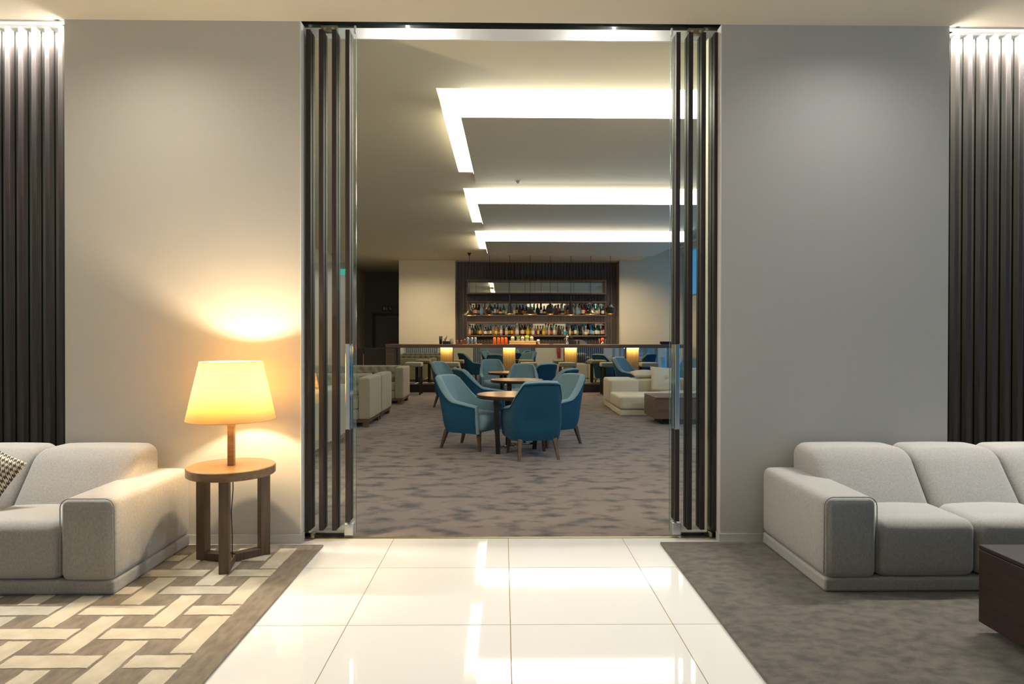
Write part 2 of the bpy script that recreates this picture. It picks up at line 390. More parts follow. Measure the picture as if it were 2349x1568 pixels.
# ------------------------------------------------------------------ slatted windows
def slat(parent, x, y0, y1, z0, z1, share={}):
    key = (round(y1 - y0, 4), round(z0, 4), round(z1, 4))
    if key in share:
        o = bpy.data.objects.new('slat', share[key]); C.objects.link(o); o.parent = parent
    else:
        bm = bmesh.new(); bx(bm, -0.0145, 0.0145, 0, y1 - y0, z0, z1); bevel(bm, 0.0015, 1)
        o = finish('slat', bm, M_SLAT, parent); share[key] = o.data
    o.location = (x, y0, 0); return o
PIT = 0.0874
for nm, lb, x0, x1, xs, sg in (('window_1', 'tall slatted glass screen behind the sofa with the houndstooth cushion', BLO, BL, AT(138, 500, 4.37)[0], -1),
                               ('window_2', 'tall slatted glass screen behind the sofa by the dark coffee table', BR, BRO, AT(2196, 500, 4.37)[0], 1)):
    w = struct(nm, lb, cat='window')
    box('pane', x0 + 0.002, x1 - 0.002, 4.425, 4.435, 0.01, ZC - 0.005, M_GLASS2, w)
    k = 0
    while True:
        x = xs + sg * PIT * k
        if x < x0 + 0.02 or x > x1 - 0.02: break
        slat(w, x, 4.375, 4.423, 0.02, ZC - 0.02); slat(w, x, 4.437, 4.485, 0.02, ZC - 0.02); k += 1
    box('sill', x0, x1, YW2 - 0.03, YR, 0, 0.02, M_WHITE, w)
    box('head', x0, x1, YW, YR2, ZC, ZC + 0.08, M_WHITE, w)
    t = thing('linear_downlight', 'slim white linear light along the head of the slatted screen behind ' + ('the houndstooth cushion' if sg < 0 else 'the coffee table sofa'), 'light', ((x0 + x1) / 2, 4.342, ZC - 0.012))
    box('trough', -(x1 - x0) / 2, (x1 - x0) / 2, -0.02, 0.02, 0.002, 0.012, M_WHITE, t)
    arealight('led_lamp', (0, 0, 0.0), (x1 - x0) - 0.02, 0.03, P_BAY, NEUT, parent=t)
    t2 = thing('linear_downlight', 'slim white linear light on the lounge face of the screen behind ' + ('the tufted sofas' if sg < 0 else 'the lounge windows'), 'light', ((x0 + x1) / 2, 4.53, ZC - 0.012))
    box('trough', -(x1 - x0) / 2, (x1 - x0) / 2, -0.02, 0.02, 0.002, 0.012, M_WHITE, t2)
    arealight('led_lamp', (0, 0, 0.0), (x1 - x0) - 0.02, 0.03, P_BAY * 0.35, NEUT, parent=t2)

# ------------------------------------------------------------------ sliding glass doors
def door_leaf(name, label, xs, edge, sg):
    """xs: slat centres, leading one first; edge: leading glass edge; sg: direction into the pocket"""
    d = struct(name, label, cat='door')
    back = edge + sg * 1.0
    box('glass_pane', edge, back, 4.4245, 4.4355, 0.03, 3.446, M_GLASS, d)
    box('glass_edge', edge - sg * 0.0016, edge, 4.4245, 4.4355, 0.03, 3.446, M_EDGE, d)
    xx = list(xs) + [xs[-1] + sg * PIT * (k + 1) for k in range(4)]
    for k, x in enumerate(xx):
        z0 = 0.118 if k == 0 else 0.062
        if k == 0:
            hz0, hz1 = AT(800, 985, 4.38)[1], AT(800, 788, 4.38)[1]
            slat(d, x, 4.375, 4.423, z0, hz0); slat(d, x, 4.375, 4.423, hz1, 3.40)
            slat(d, x, 4.437, 4.485, z0, hz0); slat(d, x, 4.437, 4.485, hz1, 3.40)
            hb = box('handle', -0.0145, 0.0145, 0, 0.048, hz0, hz1, M_CHROME, d, 0.004, 2, loc=(x, 4.375, 0))
            box('handle', -0.0145, 0.0145, 0, 0.048, hz0, hz1, M_CHROME, d, 0.004, 2, loc=(x, 4.437, 0))
        else:
            slat(d, x, 4.375, 4.423, z0, 3.40); slat(d, x, 4.437, 4.485, z0, 3.40)
    # lock fitting on the lower leading corner
    box('lock_fitting', edge + sg * 0.012, edge + sg * 0.074, 4.395, 4.465, 0.022, 0.105, M_PATCH, d, 0.008, 3)
    box('top_edge_strip', edge, edge + sg * 0.012, 4.418, 4.442, ZC - 0.02, 3.446, M_WHITE, d)
    # hanger plate with two bolts between the second and third slat, floor guide under it
    hx = (xx[1] + xx[2]) / 2 if sg > 0 else (xx[1] + xx[2]) / 2
    hp = box('hanger_plate', hx - 0.055, hx + 0.055, 4.412, 4.448, 3.404, 3.447, M_BRUSH, d, 0.002, 1)
    for q in (-0.027, 0.027):
        bm = bmesh.new(); lathe(bm, [(0.009, 0), (0.009, 0.004), (0.0, 0.004)], seg=14)
        bmesh.ops.rotate(bm, verts=bm.verts, matrix=Matrix.Rotation(PI / 2, 3, 'X')); bmesh.ops.translate(bm, verts=bm.verts, vec=(hx + q, 4.412, 3.422))
        finish('bolt', bm, M_PATCH, hp)
    gx = xx[2] + sg * 0.005
    gm = bmesh.new(); lathe(gm, [(0.018, 0.004), (0.018, 0.038), (0.0, 0.038)], gx + sg * 0.06, 4.405, 0, 16); finish('floor_guide', gm, M_BRUSH, d, True)
    tubo('guide_rod', [(gx, 4.405, 0.022), (gx + sg * 0.14, 4.405, 0.022)], 0.006, M_BLACK, d)
    box('bottom_rail', edge + sg * 0.08, back, 4.42, 4.44, 0.008, 0.03, M_BLACK, d)
    return d
door_leaf('door_1', 'slid open glass door leaf with dark slats beside the lamp wall', [AT(p, 600, 4.375)[0] for p in (797, 766.3, 736.3, 707)], AT(817, 600, 4.43)[0], -1)
door_leaf('door_2', 'slid open glass door leaf with dark slats beside the pale grey wall', [AT(p, 600, 4.375)[0] for p in (1555, 1584, 1613.5, 1643)], AT(1537, 600, 4.43)[0], 1)

# ------------------------------------------------------------------ lounge shell
sbox('floor_lounge', 'mottled brown carpet of the lounge', WLX, WRX, 4.425, 21.0, -0.10, 0.0, M_CARPET, 'floor')
LG = [  # (rim Y, panel front Y, panel back Y, drop front, drop back, leg end Y)
    (5.44, 5.69, 8.76, 0.158, 0.0, 8.18), (9.06, 9.31, 12.40, 0.165, 0.0, 11.72), (12.66, 12.91, 15.65, 0.165, 0.10, 15.2)]
XL0, XL1, XR = -0.562, -0.372, 3.58
cl = struct('ceiling_lounge', 'lounge ceiling with lit recesses around three tilted panels', cat='ceiling')
box('ceiling_field', WLX, XL0, 4.572, 21.0, ZC, ZC + 0.06, M_CEILL, cl)
y = 4.572
for (r0, p0, p1, d0, d1, le) in LG:
    box('ceiling_field', XL0, XR, y, r0, ZC, ZC + 0.06, M_CEILL, cl)
    box('ceiling_field', XL0, XL1, le, p1, ZC, ZC + 0.06, M_CEILL, cl)
    y = p1
box('ceiling_field', XL0, XR, y, 21.0, ZC, ZC + 0.06, M_CEILL, cl)
box('ceiling_upper', WLX, WRX, 4.572, 21.0, 3.86, 3.92, M_CEILL, cl)
box('ceiling_end', WLX, WRX, 4.572, 4.59, ZC + 0.06, 3.86, M_CEILL, cl)
box('ceiling_edge', XR, XR + 0.05, 4.59, YBK, ZC - 0.0, 3.86, M_CEILL, cl)
for (r0, p0, p1, d0, d1, le) in LG:
    bm = bmesh.new()
    hexa(bm, [(XL1, p0, ZC - d0), (XR, p0, ZC - d0), (XR, p1, ZC - d1 - 0.001), (XL1, p1, ZC - d1 - 0.001), (XL1, p0, ZC + 0.16), (XR, p0, ZC + 0.16), (XR, p1, ZC + 0.16), (XL1, p1, ZC + 0.16)])
    pn = finish('tilted_panel', bm, M_PANEL, cl)
    box('recess_top', XL0, XR, r0, p0, ZC + 0.17, ZC + 0.19, M_WHITE, cl); box('recess_top', XL0, XL1, p0, le, ZC + 0.17, ZC + 0.19, M_WHITE, cl)
    box('recess_side', XL0 - 0.01, XL0, r0, le, ZC + 0.06, ZC + 0.19, M_WHITE, cl)
    box('recess_end', XL0, XL1, le, le + 0.01, ZC + 0.06, ZC + 0.19, M_WHITE, cl); box('recess_rim', XL0, XR, r0 - 0.01, r0, ZC + 0.06, ZC + 0.19, M_WHITE, cl)
    quad('light_diffuser', [(XL1, p0 - 0.003, ZC - d0 + 0.002), (XR, p0 - 0.003, ZC - d0 + 0.002), (XR, p0 - 0.003, ZC + 0.16), (XL1, p0 - 0.003, ZC + 0.16)], M_COVE, pn)
    ya = p0 + 0.35; q = lambda yy: ZC - d0 + (d0 - d1) * (yy - p0) / (p1 - p0)
    quad('side_led', [(XL1 - 0.003, le, q(le) + 0.004), (XL1 - 0.003, ya, q(ya) + 0.004), (XL1 - 0.003, ya, ZC + 0.16), (XL1 - 0.003, le, ZC + 0.16)], M_LEGLED, pn)
sbox('wall_lounge_left', 'dim lounge wall behind the ends of the tufted sofas', WLX - 0.1, WLX, YR2, 21.0, 0, 3.9, M_WALLW)
# bar wall: white blocks on both sides of the dark slatted niche
XA, XB_ = AT(915, 700, YBK)[0], AT(1044, 700, YBK)[0]
XC_ = AT(1420, 700, YBK)[0]
sbox('wall_bar_left', 'plain cream wall block beside the bar shelves', XA, XB_, YBK, 18.4, 0, ZC, M_WALLW)
sbox('wall_bar_right', 'plain cream wall beside the bar shelves near the windows', XC_, WRX, YBK, 18.4, 0, 3.9, M_WALLW)
wb = sbox('wall_bar_back', 'dark vertically battened wall behind the bottle shelves', XB_, XC_, 17.93, 18.4, 0, ZC, M_BATTEN)
box('jamb', XC_ - 0.01, XC_, 17.46, 17.93, 0, ZC, mat('taupe_jamb', (150, 136, 110), 0.7), wb)
nb = 52; bw = (XC_ - 0.01 - XB_) / nb
o0 = box('batten', 0.006, bw * 0.66, 17.90, 17.93, 0, ZC - 0.01, M_BATTEN, wb)
for i in range(nb):
    o = o0 if i == 0 else bpy.data.objects.new('batten', o0.data)
    if i: C.objects.link(o); o.parent = wb
    o.location = (XB_ + i * bw, 0, 0)
# corridor
sbox('wall_corridor_end', 'dim grey end wall of the corridor with a door', WLX, XA + 0.3, 20.6, 20.7, 0, ZC, M_DARKWALL)
sbox('wall_corridor_side', 'side of the cream wall block along the corridor', XA, XA + 0.1, 18.4, 20.6, 0, ZC, M_DARKWALL)
d3 = struct('door_3', 'plain grey corridor door in a dark frame', cat='door')
dx0 = AT(855, 760, 20.55)[0]; dzt = AT(885, 718, 20.55)[1]
box('door_leaf', dx0 + 0.08, dx0 + 1.02, 20.555, 20.595, 0.0, dzt - 0.08, M_DOORGREY, d3)
box('door_frame', dx0, dx0 + 0.08, 20.53, 20.6, 0, dzt, M_DARKCAB, d3); box('door_frame', dx0 + 1.02, dx0 + 1.1, 20.53, 20.6, 0, dzt, M_DARKCAB, d3)
box('door_frame', dx0 + 0.08, dx0 + 1.02, 20.53, 20.6, dzt - 0.08, dzt, M_DARKCAB, d3)
# lounge windows
w3 = struct('window_3', 'tall lounge windows with grey frames onto the blue dusk', cat='window')
box('sill_wall', WRX, WRX + 0.12, YR2, 17.6, 0, 0.25, M_WALLW, w3)
box('head_wall', WRX, WRX + 0.12, YR2, 17.6, 3.62, 3.9, M_WALLW, w3)
box('curtain_rail', WRX - 0.12, WRX - 0.08, 5.0, YBK, 3.74, 3.77, M_WHITE, w3)
ys = [4.6 + 1.6 * k for k in range(9)]
for k, yy in enumerate(ys):
    box('mullion', WRX, WRX + 0.1, yy - 0.04, yy + 0.04, 0.25, 3.62, M_FRAME, w3)
    if k < len(ys) - 1:
        box('pane', WRX + 0.045, WRX + 0.055, yy + 0.04, yy + 1.56, 0.25, 3.62, M_GLASS2, w3)
        box('transom', WRX, WRX + 0.1, yy + 0.04, yy + 1.56, 2.40, 2.46, M_FRAME, w3)
box('blind', WRX - 0.012, WRX - 0.004, 16.1, 16.95, 0.25, 2.42, M_BLIND, w3)
box('end_wall', WRX, WRX + 0.12, ys[-1] + 0.04, 17.6, 0.25, 3.62, M_WALLW, w3)

# ================================================================== LOBBY FURNITURE
RUGZ = 0.012
# ---- woven-pattern rug
xr = -1.165
rug = thing('patterned_rug', 'brown wool rug with cream basket weave blocks under the side table', 'rug', (xr, 4.245, 0))
bm = bmesh.new(); bx(bm, -3.3, 0, -3.4, 0, 0.0, RUGZ); bevel(bm, 0.004, 2); finish('brown_field', bm, M_RUGB, rug)
shared = {}
def block(x0, x1, y0, y1):
    x1 = min(x1, -1.308); y1 = min(y1, 4.163)
    if x1 - x0 < 0.03 or y1 - y0 < 0.03 or x0 < -4.3: return
    k = (round(x1 - x0, 3), round(y1 - y0, 3))
    if k in shared:
        o = bpy.data.objects.new('cream_block', shared[k]); C.objects.link(o); o.parent = rug
    else:
        bm = bmesh.new(); n = 10
        L = []
        w, h = k
        for a, b, c, d in ((0, 0, w, 0), (w, 0, w, h), (w, h, 0, h), (0, h, 0, 0)):
            for i in range(n):
                t = i / n; L.append((a + (c - a) * t + random.uniform(-.0022, .0022), b + (d - b) * t + random.uniform(-.0022, .0022)))
        lo = [bm.verts.new((p[0], p[1], RUGZ - 0.002)) for p in L]
        hi = [bm.verts.new((w / 2 + (p[0] - w / 2) * 0.985, h / 2 + (p[1] - h / 2) * 0.985, RUGZ + 0.002)) for p in L]
        for i in range(len(L)): bm.faces.new([lo[i], lo[(i + 1) % len(L)], hi[(i + 1) % len(L)], hi[i]])
        bm.faces.new(hi)
        o = finish('cream_block', bm, M_RUGC, rug); shared[k] = o.data
    o.location = (x0 - xr, y0 - 4.245, 0)
Q = 0.2545
for k in range(0, 12):
    xc = -1.3595 - Q * k
    for j in range(-6, 3):
        yc = 3.475 + (2 * j - (k % 2)) * Q
        block(xc - 0.053, xc + 0.053, yc - 0.187, yc + 0.187)           # bars running away from the door wall
        xh = -1.3595 - Q * k
for j in range(-12, 4):
    yc = 3.475 + Q * j
    for k in range(-1, 7):
        xc = -1.614 - 2 * Q * k + (Q if j % 2 else 0)
        block(xc - 0.187, xc + 0.187, yc - 0.053, yc + 0.053)
# ---- plain rug
t = box('plain_rug', 0, 3.6, -3.4, 0, 0.0, RUGZ + 0.004, M_RUGP, None, 0.005, 2, loc=(AT(1515, 1248, 4.26)[0], 4.27, 0))
tag(t, 'plain taupe plush rug under the sofa and dark coffee table', 'rug')

# ---- lobby sofas
def lobby_sofa(name, label, ox, sg, zb, ncush):
    """ox outer face of the visible arm, sofa runs in direction sg"""
    s = thing(name, label, 'sofa', (ox, 0, zb))
    yF, yK = 3.40, 4.245
    X = lambda a: sg * a
    def so(nm, a0, a1, y0, y1, z0, z1, r, crown=(0, 0, 0), fn=None, m=M_SOFA, par=s, n=12):
        return softo(nm, ((X(a0) + X(a1)) / 2, (y0 + y1) / 2, (z0 + z1) / 2), (abs(a1 - a0), y1 - y0, z1 - z0), r, m, par, crown, n, fn)
    W_ = 0.28 + ncush * 0.54 + 0.28
    so('base', 0.004, W_ - 0.004, yF + 0.01, yK - 0.005, 0.0, 0.075, 0.016)
    arms = []
    for a0 in (0.0, W_ - 0.28):
        ar = so('arm', a0, a0 + 0.28, yF, yK, 0.07, 0.50, 0.045, (0.006, 0.004, 0.008)); arms.append(ar)
        pts = []
        w, zt, r = 0.14, 0.50, 0.05
        for q in range(7): pts.append((X(a0 + 0.14 - w + r - r * math.cos(q / 6 * PI / 2)), yF + 0.012, zt - r + r * math.sin(q / 6 * PI / 2)))
        for q in range(7): pts.append((X(a0 + 0.14 + w - r + r * math.sin(q / 6 * PI / 2)), yF + 0.012, zt - r + r * math.cos(q / 6 * PI / 2)))
        pts = [(pts[0][0], pts[0][1], 0.10)] + pts + [(pts[-1][0], pts[-1][1], 0.10)]
        tubo('seam', pts, 0.0028, M_SEAM, ar, 6)
    for i in range(ncush):
        a0 = 0.28 + i * 0.54
        so('seat_cushion', a0 + 0.002, a0 + 0.538, yF + 0.01, 3.98, 0.072, 0.375, 0.055, (0.0, 0.012, 0.016))
        b0 = a0 - (0.10 if i == 0 else 0.02); b1 = a0 + 0.52 + (0.10 + 0.02 if i == ncush - 1 else 0)
        def lean(x, y, z):
            f = max(0.0, (4.2 - y) / 0.46)
            return (x, y + 0.23 * f * max(0, z - 0.34) / 0.32, z)
        bc = so('back_cushion', b0 + 0.002, b1 - 0.002, 3.72, 4.235, 0.30, 0.665, 0.075, (0.0, 0.02, 0.012), lean)
    return s
so1 = lobby_sofa('sofa', 'light grey sofa with rounded arm beside the table lamp', FL(268, 1367)[0], -1, RUGZ + 0.002, 3)
so2 = lobby_sofa('sofa', 'light grey sofa with rounded arm on the plain taupe rug', FL(1898, 1371)[0], 1, RUGZ + 0.004, 3)

# houndstooth cushion
M_HOUND = bpy.data.materials.new('houndstooth_cloth'); M_HOUND.use_nodes = True
nt = M_HOUND.node_tree; b = nt.nodes['Principled BSDF']; b.inputs['Roughness'].default_value = 0.9
tc = nn(nt, 'ShaderNodeTexCoord'); sp = nn(nt, 'ShaderNodeSeparateXYZ'); nt.links.new(tc.outputs['Object'], sp.inputs[0])
def mth(op, a, bb=None):
    n = nn(nt, 'ShaderNodeMath', operation=op)
    for i, v in enumerate((a, bb)):
        if v is None: continue
        if isinstance(v, (int, float)): n.inputs[i].default_value = v
        else: nt.links.new(v, n.inputs[i])
    return n.outputs[0]
pd = 0.024
U_ = mth('FRACT', mth('ADD', mth('DIVIDE', sp.outputs[0], pd), 100)); V_ = mth('FRACT', mth('ADD', mth('DIVIDE', sp.outputs[2], pd), 100))
a_ = mth('GREATER_THAN', U_, 0.5); c_ = mth('GREATER_THAN', V_, 0.5)
D_ = mth('GREATER_THAN', mth('FRACT', mth('MULTIPLY', mth('ADD', U_, V_), 2.0)), 0.5)
same = mth('MULTIPLY', a_, c_); anyq = mth('MAXIMUM', a_, c_)
pat = mth('MAXIMUM', same, mth('MULTIPLY', mth('SUBTRACT', anyq, same), D_))
mx = nn(nt, 'ShaderNodeMixRGB'); nt.links.new(pat, mx.inputs[0]); mx.inputs[1].default_value = lin((214, 204, 184)); mx.inputs[2].default_value = lin((74, 66, 56))
nt.links.new(mx.outputs[0], b.inputs['Base Color'])
pc = finish('houndstooth_cushion', pillow_mesh(0.46, 0.36, 0.13), M_HOUND, None, True, loc=(-2.97, 3.71, 0.575), rot=(math.radians(-24), math.radians(22), math.radians(-12)))
tag(pc, 'brown and cream houndstooth cushion leaning on the sofa back', 'cushion')

# ---- side table
TC = (-1.625, 3.925)
st = thing('side_table', 'round dark oak side table on three posts with a joined foot', 'side table', (TC[0], TC[1], RUGZ + 0.002))
TH = 0.575
latho('table_top', [(0.0, TH - 0.052), (0.244, TH - 0.052), (0.25, TH - 0.047), (0.25, TH - 0.004), (0.246, TH), (0.0, TH)], M_SIDEWOOD, st, seg=64, smooth=False)
for ang in (-78, 42, 166):
    a = math.radians(ang); c, s = math.cos(a), math.sin(a)
    bm = bmesh.new(); bx(bm, 0.165, 0.225, -0.027, 0.027, 0, TH - 0.052); bevel(bm, 0.002, 1)
    lg = finish('leg', bm, M_LEGWOOD, st, rot=(0, 0, a))
    bm = bmesh.new(); bx(bm, 0.0, 0.165, -0.027, 0.027, 0, 0.046); bevel(bm, 0.0015, 1)
    finish('foot_rail', bm, M_LEGWOOD, st, rot=(0, 0, a))
# ---- table lamp
M_SHADE = bpy.data.materials.new('linen_shade'); M_SHADE.use_nodes = True
nt = M_SHADE.node_tree; nt.nodes.remove(nt.nodes['Principled BSDF'])
df = nn(nt, 'ShaderNodeBsdfDiffuse'); tr = nn(nt, 'ShaderNodeBsdfTranslucent'); mx = nn(nt, 'ShaderNodeMixShader'); mx.inputs[0].default_value = 0.5
tc = nn(nt, 'ShaderNodeTexCoord'); mp = nn(nt, 'ShaderNodeMapping'); mp.inputs['Scale'].default_value = (6, 6, 90); nt.links.new(tc.outputs['Object'], mp.inputs[0])
nz = nn(nt, 'ShaderNodeTexNoise'); nz.inputs['Scale'].default_value = 5; nt.links.new(mp.outputs[0], nz.inputs['Vector'])
rp = nn(nt, 'ShaderNodeValToRGB'); rp.color_ramp.elements[0].color = lin((244, 214, 150)); rp.color_ramp.elements[1].color = lin((248, 226, 172)); nt.links.new(nz.outputs[0], rp.inputs[0])
nt.links.new(rp.outputs[0], df.inputs[0]); nt.links.new(rp.outputs[0], tr.inputs[0])
nt.links.new(df.outputs[0], mx.inputs[1]); nt.links.new(tr.outputs[0], mx.inputs[2]); nt.links.new(mx.outputs[0], nt.nodes['Material Output'].inputs[0])
lz = RUGZ + 0.002 + TH
lp = thing('table_lamp', 'table lamp with square wooden stem and glowing linen shade', 'lamp', (TC[0], TC[1], lz))
s0, s1 = 0.862 - lz, 1.207 - lz
box('stem', -0.0185, 0.0185, -0.0185, 0.0185, 0.0, s0 + 0.08, M_SIDEWOOD, lp, 0.002, 1, rot=(0, 0, 0.12))
latho('lamp_shade', [(0.252, s0), (0.176, s1), (0.1745, s1), (0.2505, s0), (0.252, s0)], M_SHADE, lp, seg=72, cap=False)
bm = bmesh.new()
for z, r in ((s0 + 0.001, 0.2515), (s1 - 0.001, 0.1755)): tube(bm, [(r * math.cos(2 * PI * i / 64), r * math.sin(2 * PI * i / 64), z) for i in range(65)], 0.002, 6, False)
finish('shade_rim', bm, mat('shade_trim', (206, 178, 120), 0.7), lp, True)
latho('bulb', [(0.012, s0 + 0.08), (0.016, s0 + 0.10), (0.03, s0 + 0.14), (0.028, s0 + 0.17), (0.0, s0 + 0.185)], emission('lamp_bulb', (1.0, 0.72, 0.4), 10), lp, seg=20)
bm = bmesh.new()
for i in range(3):
    a = 2 * PI * i / 3; tube(bm, [(0.012 * math.cos(a), 0.012 * math.sin(a), s0 + 0.085), (0.175 * math.cos(a), 0.175 * math.sin(a), s1 - 0.02)], 0.0018, 5)
finish('shade_spider', bm, M_BRUSH, lp)
pl_ = pointlight('bulb_lamp', (0, 0, s0 + 0.225), P_TABLELAMP, (1.0, 0.79, 0.50), 0.03, lp)
tubo('cord', [(0.05, -0.10, -0.05), (0.055, -0.11, -0.12), (0.045, -0.11, -0.25), (0.05, -0.11, -0.4), (0.045, -0.10, -0.52)], 0.003, M_BLACK, lp, 6)

# ---- dark coffee table at the plain rug
ct = thing('coffee_table', 'low dark walnut box coffee table on the plain taupe rug', 'coffee table', (2.17, 1.55, RUGZ + 0.004))
box('body', 0, 1.1, 0, 1.40, 0.045, 0.375, M_DARKWOOD, ct, 0.002, 1)
box('top_panel', 0.0, 1.1, 0, 1.40, 0.378, 0.396, M_DARKWOOD, ct, 0.002, 1)
box('plinth', 0.10, 1.0, 0.10, 1.30, 0.0, 0.045, M_BLACK, ct)

# ---- recessed downlights added as lobby fill (ceiling, nearer than the picture's top edge)
k = 0
for (x, y, pw, lc) in ((-2.2, 3.55, 0.40, (1.0, 0.90, 0.74)), (2.2, 3.62, 0.26, (1.0, 0.98, 0.96)), (0.0, 2.9, 0.14, (1.0, 0.97, 0.93)), (-2.4, -1.5, 0.04, (1.0, 0.97, 0.93)), (2.4, -1.5, 0.04, (1.0, 0.97, 0.93))):
    t = thing('downlight', 'added unseen lobby fill downlight ' + ('over the lamp side sofa' if (x < -2 and y > 0) else 'over the sofa on the plain rug' if (x > 2 and y > 0) else 'over the white tiles before the doorway' if y > 0 else 'in the row far from the doorway'), 'downlight', (x, y, ZC), 0, 'added lobby ceiling fill lights')
    latho('trim_ring', [(0.045, 0.0), (0.06, 0.0), (0.06, -0.004), (0.045, -0.006), (0.043, -0.001)], M_WHITE, t, seg=28, cap=False)
    spotlight('down_lamp', (0, 0, -0.012), P_LOBBYFILL * pw, lc, 160, 1.0, 0.06, parent=t)
for x in (-5.6, -4.6, -3.6):  # washers added to brighten the wall mirrored in the door glass
    t = thing('downlight', 'added unseen wall washer before the white lobby wall', 'downlight', (x, YB + 0.9, ZC), 0, 'added washers by the lobby wall')
    latho('trim_ring', [(0.045, 0.0), (0.06, 0.0), (0.06, -0.004), (0.045, -0.006), (0.043, -0.001)], M_WHITE, t, seg=28, cap=False)
    spotlight('rear_fill_lamp', (0, 0, -0.012), P_REARFILL, NEUT, 110, 0.7, 0.05, rot=(-0.55, 0, 0), parent=t)
for x, y in ((-2.5, 16.35), (2.7, 16.35), (3.3, 16.35), (-1.7, 16.35)):
    t = thing('downlight', 'round recessed downlight in the ceiling before the bar wall', 'downlight', (x, y, ZC if x < 3.6 else 3.86), 0, 'lounge ceiling downlights')
    latho('trim_ring', [(0.035, 0.0), (0.05, 0.0), (0.05, -0.004), (0.035, -0.006), (0.033, -0.001)], M_WHITE, t, seg=24, cap=False)
    spotlight('down_lamp', (0, 0, -0.012), P_LDOWN, WARM, 150, 1.0, 0.06, parent=t)
sx, sy = AT(1188, 422, 8.60)[0], 8.60
o = latho('sprinkler_head', [(0.0, -0.035), (0.012, -0.035), (0.02, -0.02), (0.035, 0.0), (0.0, 0.0)], M_WHITE, None, seg=18, loc=(sx, sy, ZC - 0.158 * (8.76 - sy) / 3.07)); tag(o, 'small white sprinkler head under the nearest tilted ceiling panel', 'sprinkler')
def exit_sign(loc, rz, label, lit, w=0.36, h=0.16, rod=None):
    s = thing('exit_sign', label, 'exit sign', loc, rz)
    box('plate', -w / 2, w / 2, -0.012, 0.012, 0, h, M_GREENLIT if lit else M_GREENSIGN, s, 0.003, 1)
    for yy, sgn in ((-0.0125, 1),):
        bm = bmesh.new()
        u = h / 16
        def pf(pts): bm.faces.new([bm.verts.new((x, yy, z)) for x, z in pts])
        pf([(-12 * u, 3 * u), (-8 * u, 3 * u), (-8 * u, 13 * u), (-12 * u, 13 * u)])              # doorway
        pf([(-3 * u, 11 * u), (-1 * u, 11 * u), (-1 * u, 13 * u), (-3 * u, 13 * u)])               # running figure: head
        pf([(-4 * u, 6 * u), (-2 * u, 6 * u), (-1 * u, 10.5 * u), (-3 * u, 10.5 * u)])             # body
        pf([(-6 * u, 3 * u), (-5 * u, 3 * u), (-2.5 * u, 6 * u), (-4 * u, 6 * u)])                 # leg
        pf([(-2.2 * u, 6 * u), (0.8 * u, 3 * u), (1.8 * u, 3.6 * u), (-1.8 * u, 7.2 * u)])         # leg
        pf([(6 * u, 11 * u), (11 * u, 5.4 * u), (12 * u, 6.6 * u), (7 * u, 12 * u)])               # arrow shaft
        pf([(8 * u, 3.6 * u), (13 * u, 3.6 * u), (13 * u, 9 * u), (11.6 * u, 5 * u)])              # arrow head
        finish('pictogram', bm, M_SIGNWHITE, s)
    if rod:
        for q in (-w * 0.35, w * 0.35): tubo('hanger', [(q, 0, h), (q, 0, h + rod)], 0.004, M_WHITE, s, 6)
    return s
exit_sign((-4.3, -8.6, 3.02), 0, 'lit green exit sign hanging before the white lobby wall', True, rod=0.24)
sx, sz = AT(888, 709, 20.57); exit_sign((sx, 20.58, sz - 0.05), 0, 'unlit green exit sign above the corridor door', False, 0.34, 0.15)
exit_sign((3.72, 12.2, AT(1623, 600, 12.2)[1]), 0.9, 'lit green exit sign hanging by the lounge windows', True, 0.34, 0.15, rod=3.42 - AT(1623, 600, 12.2)[1] - 0.15 + 0.44)

